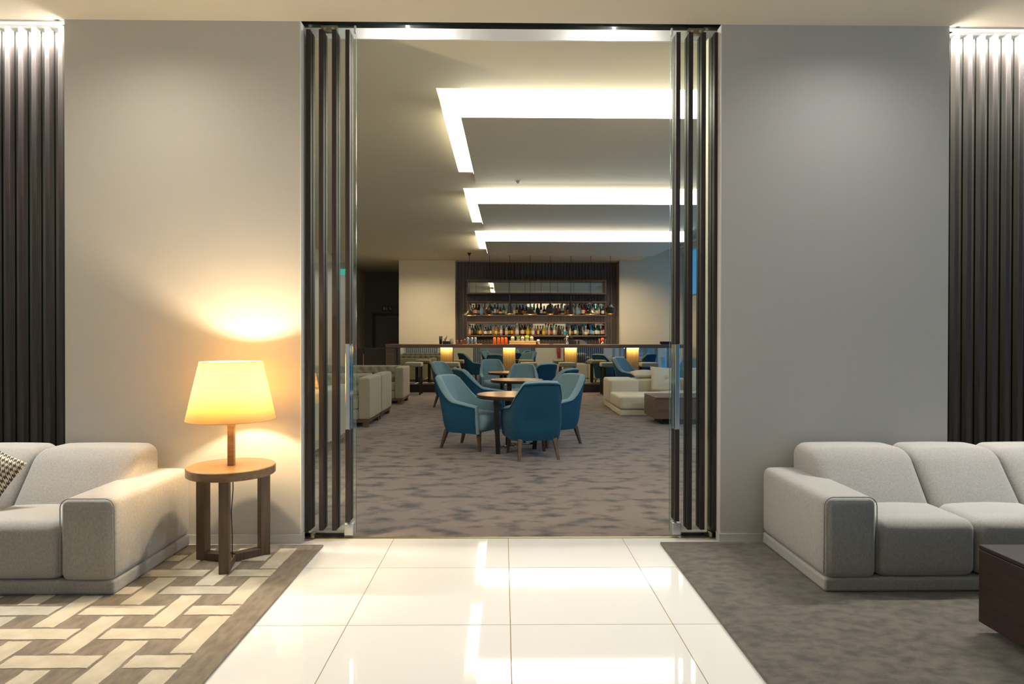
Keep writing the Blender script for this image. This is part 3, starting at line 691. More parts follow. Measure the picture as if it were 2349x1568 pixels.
# ================================================================== LOUNGE SEATING
def make_armchair():
    t = thing('armchair', '', 'chair')
    ZB = 0.212
    # plan path of the shell (outer): from the left arm front round the back to the right arm front
    def plan(s, off):
        hw, dp, rc = 0.298 - off, 0.60, 0.14 - off * 0.6
        yb = -0.30 + off; yf = 0.24
        L1 = (yf - (yb + rc)); L2 = rc * PI / 2; L3 = hw - rc; Lh = L3 + L2 + L1
        a = abs(s) * Lh; sg = 1 if s >= 0 else -1
        if a <= L3: return sg * a, yb
        if a <= L3 + L2:
            th = (a - L3) / rc; return sg * (hw - rc + rc * math.sin(th)), yb + rc - rc * math.cos(th)
        return sg * hw, yb + rc + (a - L3 - L2)
    def top(s):
        a = abs(s)
        if a < 0.33: return 0.865 - 0.012 * (a / 0.33) ** 2
        if a < 0.62:
            q = (a - 0.33) / 0.29; q = 0.25 * q * q * (3 - 2 * q) + 0.75 * (1 - (1 - q) ** 2); return 0.853 - 0.285 * q
        q = (a - 0.62) / 0.38; return 0.568 - 0.045 * q
    NS, NV = 40, 10
    def pos(s, v, off):
        x, y = plan(s, off); zt = top(s); z = ZB + (zt - ZB) * v
        k = max(0.0, (z - 0.42)) / 0.44; k = min(1, k)
        back = max(0.0, min(1.0, (0.05 - y) / 0.30))
        x *= 1 - 0.19 * k * back
        y -= 0.13 * k * back + 0.03 * (z - ZB)
        low = max(0, (0.42 - z) / 0.19); x *= 1 - 0.05 * low * low; y += 0.035 * low * low * back
        return x, y, z
    TK = 0.062
    def surf(off, flip, name, m):
        bm = bmesh.new(); g = [[bm.verts.new(pos(-1 + 2 * i / NS, j / NV, off)) for j in range(NV + 1)] for i in range(NS + 1)]
        for i in range(NS):
            for j in range(NV):
                vs = [g[i][j], g[i + 1][j], g[i + 1][j + 1], g[i][j + 1]]
                bm.faces.new(vs if not flip else vs[::-1])
        return bm, g
    bm, g = surf(0.0, False, 'o', None)
    # rounded lip of the outer cover along the top and the arm fronts
    bm2 = bmesh.new(); rows = []
    for i in range(NS + 1):
        s = -1 + 2 * i / NS
        A = Vector(pos(s, 1, 0)); B = Vector(pos(s, 1, TK)); row = []
        for q in range(9):
            th = q / 8 * PI; mid = (A + B) / 2; hv = (A - B) / 2
            row.append(bm2.verts.new(mid + hv * math.cos(th) + Vector((0, 0, 1)) * 0.026 * math.sin(th)))
        rows.append(row)
    for a, b_ in zip(rows[:-1], rows[1:]):
        for q in range(8): bm2.faces.new([a[q], b_[q], b_[q + 1], a[q + 1]])
    ends = []
    for s in (-1, 1):
        col = []
        for j in range(NV + 1):
            A = Vector(pos(s, j / NV, 0)); B = Vector(pos(s, j / NV, TK)); row = []
            for q in range(9):
                th = q / 8 * PI; mid = (A + B) / 2; hv = (A - B) / 2
                row.append(bm2.verts.new(mid + hv * math.cos(th) + Vector((0, 1, 0)) * 0.026 * math.sin(th)))
            col.append(row)
        for a, b_ in zip(col[:-1], col[1:]):
            for q in range(8):
                vs = [a[q], b_[q], b_[q + 1], a[q + 1]]; bm2.faces.new(vs)
        # corner cap where arm top meets arm front
        A = Vector(pos(s, 1, 0)); B = Vector(pos(s, 1, TK)); mid = (A + B) / 2; hv = (A - B) / 2
        fan = []
        for w in range(5):
            ph = w / 4 * PI / 2; d = Vector((0, math.sin(ph), math.cos(ph)))
            fan.append([bm2.verts.new(mid + hv * math.cos(q / 8 * PI) + d * 0.026 * math.sin(q / 8 * PI)) for q in range(9)])
        for a, b_ in zip(fan[:-1], fan[1:]):
            for q in range(8): bm2.faces.new([a[q], b_[q], b_[q + 1], a[q + 1]])
    bmesh.ops.remove_doubles(bm2, verts=bm2.verts, dist=0.0005); bmesh.ops.recalc_face_normals(bm2, faces=bm2.faces)
    bmesh.ops.recalc_face_normals(bm, faces=bm.faces)
    sh = finish('outer_cover', bm, M_BLUEOUT, t, True)
    finish('lip', bm2, M_BLUEIN, t, True)
    bm, g = surf(TK, True, 'i', None); bi = finish('inner_back', bm, M_BLUEIN, t, True)
    pp = [Vector(pos(-1 + 2 * i / 60, 1, -0.004)) + Vector((0, 0, -0.012)) for i in range(61)]
    pp = [Vector(pos(-1, 0.05, -0.004))] + [Vector(pos(-1, q / 6, -0.004)) for q in range(1, 6)] + pp + [Vector(pos(1, q / 6, -0.004)) for q in range(5, 0, -1)]
    finish('piping', tube(bmesh.new(), pp, 0.0045, 6), M_BLUEOUT, sh, True)
    def seatfn(x, y, z):
        f = max(0, min(1, (y - 0.0) / 0.33)); k = max(0, (0.36 - z) / 0.13)
        return (x * (1 + 0.0 * f), y - 0.05 * f * max(0, k), z)
    softo('seat', (0, 0.045, 0.335), (0.476, 0.60, 0.215), 0.06, M_BLUEIN, t, (0.0, 0.02, 0.02), 10, seatfn)
    softo('seat_rail', (0, 0.0, 0.255), (0.46, 0.50, 0.05), 0.02, M_BLUEOUT, t, n=8)
    for sx in (-1, 1):
        for yy, ly in ((0.225, 0.03), (-0.235, -0.075)):
            bm = bar(bmesh.new(), (sx * 0.225, yy + ly, 0), (sx * 0.2, yy, 0.235), 0.026, 0.026, 0.046, 0.046); finish('leg', bm, M_LEGWOOD, t)
    return t
proto = make_armchair()
CH = [  # x, y, facing, label, scale
    (-0.385, 8.08, (0.86, -0.51), 'teal and grey blue armchair turned sideways with its arm against the nearest round table', 1),
    (0.325, 7.50, (-0.22, 0.97), 'teal armchair showing its back in front of the nearest round table', 1),
    (0.605, 8.345, (-0.80, -0.60), 'teal and grey blue armchair at the nearest round table, inner back towards the doorway', 1),
    (-0.33, 10.22, (0.90, 0.43), 'teal armchair seen from behind between the nearest and middle round tables', 1),
    (-0.97, 12.75, (0.85, -0.52), 'teal and grey blue armchair close to the square bar stools near the far tufted sofa', 1),
    (-0.205, 13.95, (0.15, -0.99), 'grey blue armchair facing the doorway behind the farthest round table', 1),
    (0.33, 11.50, (-0.08, -1.0), 'grey blue armchair facing the doorway behind the middle round table', 1),
    (0.60, 12.42, (-0.55, 0.83), 'teal armchair with its back turned beside the farthest round table', 1),
    (0.72, 10.30, (-0.80, 0.60), 'teal armchair with its back turned beside the middle round table', 1),
    (2.94, 14.80, (0.72, -0.70), 'grey blue armchair standing behind the cream corner sofa', 1.03),
    (3.98, 14.25, (-0.6, -0.8), 'grey blue armchair behind the cream sofa next to the windows', 1.03),
]
for i, (x, y, fc, lb, scl) in enumerate(CH):
    o = proto if i == 0 else copy_tree(proto)
    o.location = (x, y, 0); o.rotation_euler = (0, 0, math.atan2(-fc[0], fc[1])); o.scale = (scl, scl, scl)
    o['label'] = lb; o['group'] = 'blue lounge armchairs'

# ---- round tables
def make_round_table():
    t = thing('round_table', '', 'table')
    latho('table_top', [(0.0, 0.633), (0.40, 0.633), (0.42, 0.638), (0.425, 0.645), (0.425, 0.672), (0.421, 0.68), (0.0, 0.68)], M_TABWOOD, t, seg=56, smooth=False)
    latho('edge_band', [(0.4255, 0.636), (0.4268, 0.640), (0.4268, 0.672), (0.4255, 0.676)], M_DARKWOOD, t, seg=56, cap=False)
    for a in (235, 100, 20):
        c, s = math.cos(math.radians(a)), math.sin(math.radians(a))
        finish('leg', bar(bmesh.new(), (0.29 * c, 0.29 * s, 0.0), (0.33 * c, 0.33 * s, 0.634), 0.05, 0.05, 0.062, 0.062), M_TBLACK, t)
    latho('hub', [(0.03, 0.055), (0.03, 0.085), (0, 0.085)], M_CHROME, t, seg=14)
    for p in (235, 100, 20):
        tubo('cross_rail', [(0, 0, 0.07), (0.285 * math.cos(math.radians(p)), 0.285 * math.sin(math.radians(p)), 0.07)], 0.011, M_CHROME, t, 8)
    return t
rt = make_round_table()
for i, (x, y, rz, lb) in enumerate(((0.105, 7.86, 0.0, 'round walnut table nearest the glass doors among blue armchairs'), (0.22, 10.6, 0.2, 'round walnut table in the middle of the row of three'), (0.12, 12.9, 0.1, 'round walnut table of the row closest to the bar'))):
    o = rt if i == 0 else copy_tree(rt)
    o.location = (x, y, 0); o.rotation_euler = (0, 0, rz); o['label'] = lb; o['group'] = 'round lounge tables'

# ---- tufted sofas
def tufted_sofa(W_, D_):
    """faces -y locally, right end at x=0, front at y=0"""
    t = thing('tufted_sofa', '', 'sofa')
    H_, A_ = 0.76, 0.17
    fm = bmesh.new(); bx(fm, -W_ + 0.02, -0.02, 0.02, D_ - 0.02, 0.075, 0.12); finish('frame', fm, M_LEGWOOD, t)
    for x in (-W_ + 0.07, -0.07):
        for y in (0.07, D_ - 0.07): box('leg', x - 0.04, x + 0.04, y - 0.04, y + 0.04, 0, 0.076, M_LEGWOOD, t)
    for x in (-A_, -W_):
        softo('arm', (x + A_ / 2, D_ / 2, 0.12 + (H_ - 0.13) / 2), (A_, D_, H_ - 0.13), 0.03, M_TUFT, t, (0.004, 0.0, 0.012), 10)
    softo('back_shell', (-W_ / 2, D_ - 0.07, 0.12 + (H_ - 0.12) / 2), (W_ - 2 * A_, 0.14, H_ - 0.12), 0.03, M_TUFT, t, n=10)
    # tufted inner back
    n1, n2 = 64, 18; w = W_ - 2 * A_; z0, z1 = 0.40, H_ + 0.005
    bm = bmesh.new(); g = []
    cols, rws = 9, 3
    btn = []
    for r in range(rws):
        for c in range(cols + (r % 2)):
            btn.append(((c + (0.5 if r % 2 == 0 else 0.0)) / cols, (r + 0.6) / (rws + 0.4)))
    for i in range(n1 + 1):
        col = []
        for j in range(n2 + 1):
            u, v = i / n1, j / n2
            d = 0.085 * (1 - (2 * v - 1) ** 6) ** 0.5 if v < 1 else 0
            dent = sum(math.exp(-(((u - a) * w) ** 2 + ((v - b_) * (z1 - z0)) ** 2) / 0.0016) for a, b_ in btn)
            wave = 0.012 * math.cos(2 * PI * u * cols)
            y = D_ - 0.135 - d - wave * (1 - (2 * v - 1) ** 2) + 0.055 * min(1, dent)
            col.append(bm.verts.new((-W_ + A_ + w * u, y, z0 + (z1 - z0) * v)))
        g.append(col)
    for i in range(n1):
        for j in range(n2): bm.faces.new([g[i][j], g[i + 1][j], g[i + 1][j + 1], g[i][j + 1]])
    tb = finish('tufted_back', bm, M_TUFT, t, True)
    b0 = None
    for a, b_ in btn:
        if not 0.02 < a < 0.98: continue
        if b0 is None:
            bm = bmesh.new(); bmesh.ops.create_icosphere(bm, subdivisions=1, radius=0.011); b0 = finish('button', bm, M_TUFT, tb, True); o = b0
        else: o = bpy.data.objects.new('button', b0.data); C.objects.link(o); o.parent = tb
        o.location = (-W_ + A_ + w * a, D_ - 0.172, z0 + (z1 - z0) * b_)
    for k in range(2):
        ww = w / 2; softo('seat_cushion', (-W_ + A_ + ww * (k + 0.5), 0.02 + (D_ - 0.22) / 2, 0.345), (ww - 0.006, D_ - 0.20, 0.15), 0.04, M_TUFT, t, (0, 0.004, 0.012), 10)
    softo('seat_base', (-W_ / 2, 0.03 + (D_ - 0.1) / 2, 0.195), (w, D_ - 0.12, 0.16), 0.02, M_TUFT, t, n=8)
    return t
SW, SD = 2.05, 0.96
ts = tufted_sofa(SW, SD)
spots = [(-2.01, 9.84, 0, 'tufted olive grey sofa facing the doorway, first of the two behind the door slats'),
         (-2.01, 11.80, 1, 'tufted olive grey sofa with its back against another, facing the far booth'),
         (-2.03, 13.25, 0, 'tufted olive grey sofa standing alone closest to the bar stools'),
         (-2.03, 6.62, 0, 'tufted olive grey sofa facing the doorway right behind the glass door leaf'),
         (-2.03, 8.58, 1, 'tufted olive grey sofa with its back against the one behind the glass door leaf')]
for i, (x, y, rv, lb) in enumerate(spots):
    o = ts if i == 0 else copy_tree(ts)
    if rv: o.rotation_euler = (0, 0, PI); o.location = (x - SW, y, 0)
    else: o.rotation_euler = (0, 0, 0); o.location = (x, y, 0)
    o['label'] = lb; o['group'] = 'tufted booth sofas'

# ---- cream corner sofa
cs = thing('corner_sofa', 'low cream modular corner sofa with a chaise by the windows', 'sofa', (2.03, 0, 0))
def cso(nm, x0, x1, y0, y1, z0, z1, r, crown=(0, 0, 0), par=cs): return softo(nm, ((x0 + x1) / 2, (y0 + y1) / 2, (z0 + z1) / 2), (x1 - x0, y1 - y0, z1 - z0), r, M_CREAM, par, crown, 10)
cso('base', 0.0, 0.93, 11.36, 12.36, 0.0, 0.10, 0.015); cso('seat', 0.0, 0.93, 11.34, 12.42, 0.11, 0.335, 0.04, (0.004, 0.004, 0.015))
cso('base', 0.02, 0.55, 12.38, 13.30, 0.0, 0.10, 0.015); cso('back_block', 0.0, 0.55, 12.40, 13.30, 0.105, 0.565, 0.05, (0.004, 0.004, 0.01))
cso('base', 0.56, 2.66, 12.42, 13.30, 0.0, 0.10, 0.015); cso('back_block', 0.555, 1.6, 12.78, 13.30, 0.105, 0.555, 0.05, (0, 0.006, 0.01)); cso('back_block', 1.605, 2.66, 12.78, 13.30, 0.105, 0.555, 0.05, (0, 0.006, 0.01))
cso('seat', 0.94, 1.80, 11.75, 12.80, 0.11, 0.335, 0.04, (0.004, 0.004, 0.015)); cso('seat', 1.805, 2.66, 11.75, 12.80, 0.11, 0.335, 0.04, (0.004, 0.004, 0.015))
cso('base', 0.95, 2.65, 11.78, 12.40, 0.0, 0.10, 0.015)
pm = None
for (x, y, z, rx, ry, rz, sc, lb) in (
        (3.14, 12.62, 0.555, -0.35, 0.06, 0.06, 1.0, 'square cream cushion with a centre button propped against the sofa back'),
        (2.83, 13.03, 0.638, -1.45, 0.0, 0.04, 0.92, 'cream cushion lying flat on the back of the corner sofa'),
        (3.80, 12.60, 0.560, -0.35, -0.05, -0.08, 1.0, 'cream cushion beside the buttoned one on the corner sofa'),
        (4.38, 12.62, 0.555, -0.35, 0.10, -0.14, 0.96, 'cream cushion in the corner sofa end next to the window')):
    if pm is None:
        o = finish('cushion', pillow_mesh(0.60, 0.50, 0.17, 0.06, 16, True), M_CREAM, None, True); pm = o.data
    else: o = bpy.data.objects.new('cushion', pm); C.objects.link(o)
    o.location = (x, y, z); o.rotation_euler = (rx, ry, rz); o.scale = (sc, sc, sc); tag(o, lb, 'cushion', 'cream cushions on the corner sofa')
lt = thing('coffee_table', 'low brown oak box coffee table before the cream corner sofa', 'coffee table', (2.35, 10.08, 0))
box('body', 0, 1.55, 0, 0.80, 0.10, 0.412, M_BARWOOD, lt, 0.003, 1); box('top_panel', 0, 1.55, 0, 0.80, 0.415, 0.436, M_BARWOOD, lt, 0.003, 1); box('plinth', 0.14, 1.41, 0.14, 0.66, 0, 0.10, M_BLACK, lt)

# ================================================================== BAR
YT0, YT1, YM = 16.05, 16.85, 16.62
zt0, zt1 = AT(1200, 797.5, YT0)[1], AT(1200, 789.5, YT0)[1]
xw0, xw1 = AT(884, 793, YT0)[0], 4.50
bt = box('bar_worktop', xw0, xw1, YT0, YT1, zt0, zt1, M_BARWOOD, None, 0.004, 1); tag(bt, 'long brown wooden bar worktop', 'worktop')
bc = thing('bar_counter', 'mirror fronted bar counter with glowing veneer pillars', 'bar counter', (0, YM, 0))
px_ = [AT(p, 820, YM - 0.12)[0] for p in (1024.5, 1168, 1309, 1451)]
box('plinth', xw0 + 0.2, xw1, -0.30, 0.2, 0.0, 0.185, M_DARKCAB, bc); box('foot_ledge', xw0 + 0.2, xw1, -0.32, 0.2, 0.185, 0.205, M_BARWOOD, bc)
box('carcass', xw0 + 0.2, xw1, 0.012, 0.2, 0.205, zt0, M_DARKCAB, bc)
edges = [xw0 + 0.2] + px_ + [xw1]
for a, b_ in zip(edges[:-1], edges[1:]): box('mirror_panel', a + 0.003, b_ - 0.003, 0.0, 0.012, 0.205, zt0 - 0.002, M_MIRROR, bc)
for x in px_:
    p = box('pillar', x - 0.157, x + 0.157, -0.13, -0.002, 0.205, zt0 - 0.001, M_PILLAR, bc, 0.002, 1)
    box('led_strip', x - 0.15, x + 0.15, -0.17, -0.15, zt0 - 0.012, zt0 - 0.002, M_BARGLOW, p)
    arealight('led_lamp', (x, -0.20, zt0 - 0.014), 0.30, 0.05, P_BARLED, AMBER, rot=(0.45, 0, 0), parent=bc)
box('end_post', xw0, xw0 + 0.19, YT0 - YM + 0.02, 0.2, 0.0, zt0, M_BARWOOD, bc, 0.003, 1)
# dark side counter left of the bar
scb = thing('side_counter', 'dark cabinet counter at the corridor end of the bar', 'cabinet', (xw0 - 0.85, 16.2, 0))
box('door', 0.0, 0.26, 0.0, 0.02, 0.08, zt0 - 0.03, M_DARKCAB, scb); box('door', 0.31, 0.82, 0.0, 0.02, 0.08, zt0 - 0.03, M_DARKCAB, scb)
box('body', 0.0, 0.82, 0.02, 0.7, 0.0, zt0 - 0.02, M_DARKCAB, scb); box('pull', 0.275, 0.295, -0.008, 0.0, 0.62, 0.95, M_BRUSH, scb)

# ---- stools
def make_stool():
    t = thing('bar_stool', '', 'stool')
    softo('seat', (0, 0, 0.715), (0.40, 0.38, 0.105), 0.028, M_STOOL, t, (0, 0, 0.008), 8)
    for sx in (-1, 1):
        for sy in (-1, 1): box('leg', sx * 0.165 - 0.02, sx * 0.165 + 0.02, sy * 0.155 - 0.02, sy * 0.155 + 0.02, 0, 0.67, M_DARKWOOD, t, 0.002, 1)
    for sy in (-1, 1): tubo('foot_rest', [(-0.165, sy * 0.155, 0.26), (0.165, sy * 0.155, 0.26)], 0.011, M_CHROME, t)
    for sx in (-1, 1): tubo('stretcher', [(sx * 0.165, -0.155, 0.32), (sx * 0.165, 0.155, 0.32)], 0.011, M_CHROME, t)
    return t
sp_ = make_stool()
for i, (px, lb) in enumerate(((950, 'square padded bar stool beside the dark side counter'), (1035, 'square padded bar stool before the first glowing pillar from the side counter'), (1212.6, 'square padded bar stool just past the second glowing pillar'),
                              (1300.7, 'square padded bar stool before the third glowing pillar'), (1396, 'square padded bar stool between the third and fourth glowing pillars'), (1487, 'square padded bar stool past the fourth glowing pillar near the windows'))):
    o = sp_ if i == 0 else copy_tree(sp_)
    o.location = (AT(px, 840, 15.75)[0], 15.72, 0); o.rotation_euler = (0, 0, 0); o['label'] = lb; o['group'] = 'bar stools'

# ---- shelf niches with mirrors
YS0, YS1 = 17.62, 17.90
shelves = []
for nm, (y0, y1), lb in (('a', (640.5, 675), 'empty top wall shelf box with mirrored back'), ('b', (690, 725), 'middle wall shelf box with mirrored back holding bottles'), ('c', (737.5, 772), 'lower wall shelf box with mirrored back holding bottles')):
    x0, zt = AT(1070.5, y0, YS0); x1, zb = AT(1391.5, y1, YS0)
    s = thing('wall_shelf', lb, 'shelf', (0, YS0, 0))
    tk = 0.04; dp = YS1 - YS0
    box('top_board', x0, x1, 0, dp, zt - tk, zt, M_BARWOOD, s); box('bottom_board', x0, x1, 0, dp, zb, zb + tk, M_BARWOOD, s)
    box('side_board', x0, x0 + tk, 0, dp, zb + tk, zt - tk, M_BARWOOD, s); box('side_board', x1 - tk, x1, 0, dp, zb + tk, zt - tk, M_BARWOOD, s)
    xm = x0 + (x1 - x0) * 0.49
    box('mirror_pane', x0 + tk, xm - 0.002, dp - 0.014, dp - 0.004, zb + tk, zt - tk, M_MIRROR, s); box('mirror_pane', xm + 0.002, x1 - tk, dp - 0.014, dp - 0.004, zb + tk, zt - tk, M_MIRROR, s, rot=None)
    shelves.append((x0 + tk, x1 - tk, zb + tk))

# ---- bottles
def bglass(nm, c, tr): return mat('bottle_' + nm, c, 0.08, trans=tr, spec=0.6)
BODY = {'clear': bglass('clear', (214, 218, 206), 0.55), 'green': bglass('green', (20, 120, 70), 0.3), 'dark green': bglass('dark_green', (14, 62, 44), 0.1), 'brown': bglass('brown', (84, 44, 24), 0.2),
        'amber': bglass('amber', (196, 128, 40), 0.3), 'black': bglass('black', (22, 20, 24), 0.0), 'yellow': bglass('yellow', (214, 178, 60), 0.3), 'teal': bglass('teal', (16, 112, 120), 0.3), 'blue': bglass('blue', (52, 84, 130), 0.3), 'red brown': bglass('red_brown', (110, 34, 28), 0.2)}
LABC = {'white': (232, 228, 214), 'cream': (226, 206, 158), 'orange': (230, 138, 44), 'red': (190, 52, 44), 'light blue': (110, 170, 214), 'yellow': (232, 190, 50), 'turquoise': (40, 176, 190), 'black': (36, 34, 36), 'pink': (222, 168, 150)}
LABM = {k: mat('bottle_label_' + k.replace(' ', '_'), v, 0.7) for k, v in LABC.items()}
CAPC = {'black': (26, 24, 26), 'gold': (196, 150, 70), 'silver': (206, 206, 202), 'red': (170, 36, 34), 'white': (232, 230, 224), 'green': (24, 110, 60), 'cork': (186, 140, 96)}
CAPM = {k: mat('bottle_cap_' + k, v, 0.35, metal=0.8 if k in ('gold', 'silver') else 0.0) for k, v in CAPC.items()}
SHP = {  # body profile up to the neck, (r, z) for unit height, label band z range, body radius
    'slim': ([(0.10, 0), (0.115, 0.02), (0.115, 0.55), (0.09, 0.64), (0.045, 0.74), (0.04, 0.90)], (0.14, 0.46), 0.115),
    'round': ([(0.14, 0), (0.155, 0.02), (0.155, 0.50), (0.13, 0.60), (0.055, 0.70), (0.045, 0.90)], (0.12, 0.42), 0.155),
    'squat': ([(0.16, 0), (0.20, 0.06), (0.20, 0.38), (0.12, 0.58), (0.06, 0.66), (0.05, 0.88)], (0.14, 0.36), 0.20),
    'tall': ([(0.085, 0), (0.095, 0.02), (0.095, 0.48), (0.07, 0.62), (0.038, 0.74), (0.034, 0.92)], (0.12, 0.40), 0.095)}
BM = {}
def bottle(kind, h, loc, shelfname):
    body, shape, lab, cap = kind
    key = (body, shape, lab, cap)
    prof, (l0, l1), R = SHP[shape]
    if key not in BM:
        bm = lathe(bmesh.new(), [(r, z) for r, z in prof], seg=14); o = finish('bottle', bm, BODY[body], None, True)
        lbm = lathe(bmesh.new(), [(R + 0.003, l0), (R + 0.003, l1)], seg=14, cap=False); lo = finish('label', lbm, LABM[lab], o, True)
        cr = prof[-1][0]
        cbm = lathe(bmesh.new(), [(cr + 0.008, prof[-1][1] - 0.05), (cr + 0.008, 1.0), (0, 1.0)], seg=12); co = finish('cap', cbm, CAPM[cap], o, True)
        BM[key] = (o.data, lo.data, co.data)
    else:
        ms = BM[key]; o = bpy.data.objects.new('bottle', ms[0]); C.objects.link(o)
        for nm, q in (('label', ms[1]), ('cap', ms[2])):
            c = bpy.data.objects.new(nm, q); C.objects.link(c); c.parent = o
    o.location = loc; o.scale = (h, h, h); o.rotation_euler = (0, 0, random.uniform(0, 6))
    sh = {'slim': 'straight', 'round': 'round shouldered', 'squat': 'squat', 'tall': 'tall thin'}[shape]
    tag(o, '%s %s bottle, %s label, %s cap, on the %s shelf' % (sh, body, lab, cap, shelfname), 'bottle', 'bottles on the %s shelf' % shelfname)
K = lambda b_, s, l, c: (b_, s, l, c)
row2 = [(1079, K('clear', 'slim', 'white', 'black'), .31), (1085.5, K('clear', 'round', 'white', 'black'), .27), (1091.5, K('brown', 'round', 'pink', 'red'), .30), (1098.5, K('black', 'round', 'white', 'black'), .29), (1105, K('clear', 'round', 'light blue', 'silver'), .32), (1111.5, K('amber', 'slim', 'orange', 'gold'), .33),
        (1118, K('clear', 'slim', 'white', 'silver'), .29), (1128.5, K('clear', 'slim', 'white', 'white'), .27), (1135, K('blue', 'slim', 'white', 'white'), .33), (1141.5, K('green', 'slim', 'cream', 'gold'), .31), (1148, K('brown', 'squat', 'cream', 'gold'), .23), (1155.5, K('green', 'round', 'white', 'silver'), .29), (1162, K('clear', 'squat', 'cream', 'gold'), .23),
        (1171, K('black', 'slim', 'cream', 'gold'), .27), (1179, K('clear', 'round', 'cream', 'silver'), .27), (1185.5, K('brown', 'slim', 'cream', 'silver'), .30), (1192.5, K('brown', 'slim', 'black', 'silver'), .31), (1200, K('black', 'round', 'orange', 'black'), .28), (1208, K('black', 'squat', 'cream', 'black'), .24),
        (1217, K('green', 'tall', 'cream', 'green'), .33), (1225.5, K('green', 'tall', 'cream', 'green'), .30), (1233.5, K('dark green', 'round', 'black', 'red'), .30), (1241.5, K('black', 'tall', 'white', 'black'), .33), (1249, K('black', 'squat', 'cream', 'black'), .25), (1257, K('clear', 'slim', 'white', 'black'), .27), (1268, K('clear', 'slim', 'cream', 'black'), .28),
        (1275, K('red brown', 'squat', 'black', 'black'), .27), (1282, K('clear', 'squat', 'red', 'red'), .29), (1289.5, K('clear', 'squat', 'black', 'black'), .31), (1297, K('amber', 'squat', 'orange', 'gold'), .26), (1304, K('brown', 'slim', 'cream', 'gold'), .29), (1316.5, K('clear', 'slim', 'white', 'white'), .32), (1323.5, K('clear', 'round', 'light blue', 'silver'), .31), (1330.5, K('clear', 'round', 'white', 'black'), .31),
        (1337, K('red brown', 'round', 'cream', 'black'), .31), (1343.5, K('red brown', 'round', 'red', 'red'), .31), (1350, K('black', 'slim', 'white', 'black'), .29), (1361.5, K('clear', 'slim', 'white', 'black'), .30), (1367.5, K('green', 'round', 'cream', 'green'), .28), (1374.5, K('clear', 'slim', 'cream', 'gold'), .33), (1382, K('dark green', 'round', 'white', 'silver'), .27)]
x0s, x1s, zs = shelves[1]
for i2, (px, kd, h) in enumerate(row2): bottle(kd, h, (AT(px, 715, 17.72)[0], 17.68 + (0.115 if i2 % 2 else 0.0), zs), 'middle bottle')
row3k = [K('clear', 'round', 'pink', 'black'), K('green', 'slim', 'yellow', 'green'), K('black', 'round', 'black', 'silver'), K('green', 'slim', 'orange', 'green'), K('dark green', 'round', 'yellow', 'black'), K('clear', 'slim', 'pink', 'gold'), K('black', 'round', 'white', 'cork'), K('black', 'round', 'cream', 'cork'),
         K('black', 'slim', 'cream', 'black'), K('clear', 'slim', 'yellow', 'silver'), K('amber', 'round', 'cream', 'black'), K('amber', 'squat', 'yellow', 'silver'), K('clear', 'slim', 'white', 'gold'), K('black', 'slim', 'red', 'black'), K('clear', 'round', 'cream', 'black'), K('black', 'round', 'yellow', 'silver'), K('brown', 'slim', 'yellow', 'silver'),
         K('amber', 'round', 'orange', 'silver'), K('clear', 'round', 'white', 'white'), K('red brown', 'tall', 'red', 'red'), K('brown', 'round', 'cream', 'cork'), K('black', 'round', 'orange', 'gold'), K('yellow', 'round', 'yellow', 'gold'), K('amber', 'slim', 'yellow', 'black'), K('clear', 'round', 'white', 'silver'), K('clear', 'slim', 'red', 'cork'), K('amber', 'slim', 'cream', 'cork'),
         K('clear', 'slim', 'black', 'black'), K('yellow', 'round', 'yellow', 'silver'), K('clear', 'tall', 'white', 'black'), K('clear', 'slim', 'pink', 'red'), K('teal', 'round', 'orange', 'black'), K('clear', 'slim', 'white', 'black'), K('clear', 'round', 'cream', 'black'), K('brown', 'squat', 'black', 'black'), K('clear', 'squat', 'white', 'silver'), K('clear', 'round', 'turquoise', 'white'), K('red brown', 'round', 'turquoise', 'red'),
         K('clear', 'slim', 'cream', 'gold'), K('black', 'tall', 'orange', 'black'), K('teal', 'slim', 'white', 'black'), K('clear', 'slim', 'cream', 'cork'), K('black', 'squat', 'black', 'black'), K('clear', 'slim', 'white', 'green'), K('clear', 'squat', 'white', 'white'), K('black', 'round', 'cream', 'black'), K('blue', 'tall', 'light blue', 'black'), K('teal', 'round', 'white', 'green'), K('dark green', 'round', 'white', 'white'), K('green', 'round', 'white', 'silver'), K('brown', 'slim', 'pink', 'red'), K('brown', 'slim', 'white', 'black')]
x0s, x1s, zs = shelves[2]
hh = [.29, .28, .30, .27, .29, .28, .26, .25, .26, .32, .27, .26, .31, .26, .27, .30, .27, .27, .32, .31, .32, .33, .28, .28, .29, .26, .27, .26, .27, .32, .31, .30, .31, .29, .27, .26, .26, .26, .26, .28, .29, .25, .27, .29, .25, .33, .33, .28, .31, .29, .28, .27]
n3 = len(row3k)
for i, kd in enumerate(row3k):
    px = 1077 + (1386 - 1077) * i / (n3 - 1)
    bottle(kd, hh[i % len(hh)], (AT(px, 760, 17.72)[0], 17.68 + (0.115 if i % 2 else 0.0), zs), 'lower bottle')

